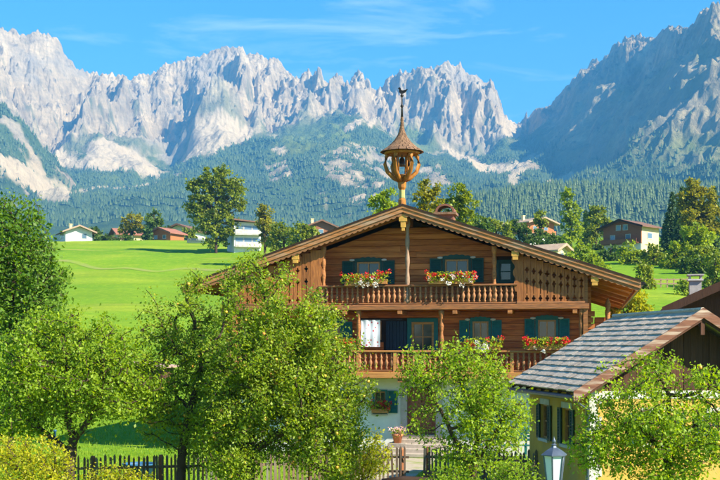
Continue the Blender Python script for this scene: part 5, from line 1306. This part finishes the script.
bg_tree('round_tree', 'dark tree mass in front of the orange timber house', 527, 235, 218, 252, [(518,226,10,7),(531,232,13,8),(512,233,11,7),(540,240,14,8),(522,242,16,8)], 'bg_dark', 36)
bg_tree('round_tree', 'dark tree behind the right rake near the chimney', 497, 230, 216, 245, [(490,224,9,6),(502,226,10,7),(485,231,12,7),(500,235,14,7)], 'bg_leaf', 37)
bg_tree('round_tree', 'small tree standing before the tan roof of the orange house', 540, 240, 212, 245, [(541,216,5,5),(541,224,6,6)], 'bg_leaf', 47)
for q, (px, py, D, bl, lf, lb) in enumerate([
    (610, 258, 215, [(612,254,13,9),(602,261,13,9),(614,266,14,9)], 'bg_dark', 'dark bush at the left foot of the brown and cream house'),
    (634, 258, 205, [(630,251,11,10),(637,260,14,10),(626,266,14,9),(640,270,12,8)], 'bg_bright', 'bright bush before the middle of the brown and cream house'),
    (655, 258, 200, [(652,254,10,10),(661,261,12,10),(650,268,14,8),(664,270,12,7)], 'bg_leaf', 'green bush at the right foot of the brown and cream house'),
    (676, 258, 190, [(673,250,7,9),(678,259,11,11),(670,268,12,8),(684,268,9,8)], 'bg_bright', 'light green pointed bush below the big conifers'),
    (582, 258, 190, [(585,254,12,9),(574,261,13,9),(592,266,14,10),(600,272,12,8)], 'bg_bright', 'sunlit bush right of the low tan roofed hut'),
    (645, 285, 140, [(644,272,7,9),(645,283,9,11),(646,294,8,9)], 'bg_leaf', 'upright leafy bush beside the rail fence'),
    (690, 300, 130, [(686,289,12,10),(697,297,12,11),(680,302,11,8)], 'bg_bright', 'loose pale shrub standing before the rail fence'),
    (550, 250, 225, [(552,243,11,9),(560,250,12,8),(545,251,12,7)], 'bg_dark', 'dark bush left of the low tan roofed hut'),
    (478, 230, 180, [(478,222,12,8),(470,228,12,8),(486,231,12,7)], 'bg_dark', 'dark bush rising over the right rake beside the chimney'),
    (705, 262, 185, [(702,254,14,9),(713,258,12,10),(690,258,11,8)], 'bg_leaf', 'broad bush under the conifers near the right edge')]):
    bg_tree('village_bush', lb, px, D, py-12, py+10, bl, lf, 50+q, group='bushes of the village', cat='bush')
bg_tree('birch_tree', 'loose yellow-green birch right of the chalet eave', 626, 66, 285, 370, [(633,296,13,10),(626,312,17,13),(640,314,14,14),(622,330,15,11),(638,334,18,12)], 'yellow_leaf', 38, dens=1.2, lsz=.14, bark='barkpale')
bg_tree('big_tree', 'huge olive crowned tree among the conifers at the right edge', 696, 215, 178, 250, [(694,186,9,8),(688,198,14,11),(703,200,15,13),(694,214,19,13),(712,220,14,14),(700,232,18,12)], 'bg_olive', 39, dens=1.2)
bg_tree('round_tree', 'pale green tree beneath the huge olive crowned tree', 697, 190, 215, 262, [(694,231,12,10),(703,238,14,10),(690,244,12,9)], 'bg_bright', 40)
bg_tree('round_tree', 'leafy tree at the right frame edge above the meadow', 716, 150, 250, 300, [(716,262,12,12),(722,275,14,14),(712,284,10,10)], 'bg_leaf', 41)
for q, (px, w_) in enumerate(((684, 5), (691, 5), (698, 5), (705, 5))):
    bg_tree('clipped_hedge', ('leftmost', 'second', 'third', 'rightmost')[q]+' of four clipped dark thuja plants below the conifers', px, 175, 258, 275, [(px, 263, w_, 6), (px, 269, w_, 6)], 'bg_dark', 60+q, group='thuja hedge plants', cat='hedge plant')
# spruces
def spruce(label, px, D, top, seed, wpx):
    rg = np.random.default_rng(seed); X = at(px, D); Z0 = g0(X, D); H = zat(top, D)-Z0; Wd = wpx*D/FPX
    t = thing('spruce_tree', label, 'tree', (X, D, Z0), 0, 'spruces of the village'); P, dr = [], []
    for q in range(46):
        f = q/45; zz = H*(.06+.93*f); r = Wd*(1-f)**.85*rg.uniform(.8, 1.15)+.1
        for k in range(int(7+6*(1-f))):
            a_ = rg.uniform(0, 6.28); m_ = int(5+r*7); u = rg.random(m_)**.7
            P.append(np.stack([u*r*math.cos(a_), u*r*math.sin(a_), zz-u*r*.42+rg.normal(0, .08, m_)], -1)+rg.normal(0, .10, (m_, 3)))
            dr.append(np.tile([math.cos(a_), math.sin(a_), -.5], (m_, 1)))
    P = np.concatenate(P); link('crown', leaf_mesh('crown', P, .42, rg, .45+rg.normal(0, .2, len(P)), dirs=np.concatenate(dr), width=.28), 'needle', t)
    v, f = join_tubes([(np.array([0, 0, -.3]), np.array([0, 0, H*.97]), H*.018, .03)], 7); link('trunk', fast_mesh('trunk', v, f, smooth=True), 'bark', t)
for a_ in ((672, 228, 192, 71, 11, 'dark spruce left of the huge olive crowned tree'), (682, 222, 186, 72, 12, 'tallest dark spruce touching the huge olive crowned tree'), (667, 246, 212, 73, 8, 'small spruce right behind the brown and cream house'),
           (714, 232, 186, 74, 14, 'spruce at the right edge behind the huge olive crowned tree'), (586, 300, 210, 75, 7, 'slim spruce behind the rounded green tree')):
    spruce(a_[5], a_[0], a_[1], a_[2], a_[3], a_[4])
# ================================================================== grass in the garden
rg = np.random.default_rng(77); k = 42000
Yb = rg.uniform(28, 62, k); Xb = rg.uniform(-.42, .42, k)*Yb
ok = ~((np.abs((Xb-OX)*ca-(Yb-OY)*sa) < HW+.3) & ((Xb-OX)*sa+(Yb-OY)*ca > -.1)); ok &= ~((np.abs((Xb-OX)*ca-(Yb-OY)*sa-xc) < 1.0) & (Yb < 44)); ok &= ~(((Xb-YX)*yc+(Yb-YY)*ysn > -.2) & (Yb < 36))
Xb, Yb = Xb[ok], Yb[ok]; P = np.stack([Xb, Yb, gz(Xb, Yb)], -1); d = np.tile([0, 0, 1.6], (len(P), 1)).astype(float)
tag(link('lawn_grass', leaf_mesh('lawn_grass', P, .16, rg, droop=0, width=.07, dirs=d), 'grassblade'), 'tall grass blades on the lawn round the chalet', 'grass', kind='stuff')
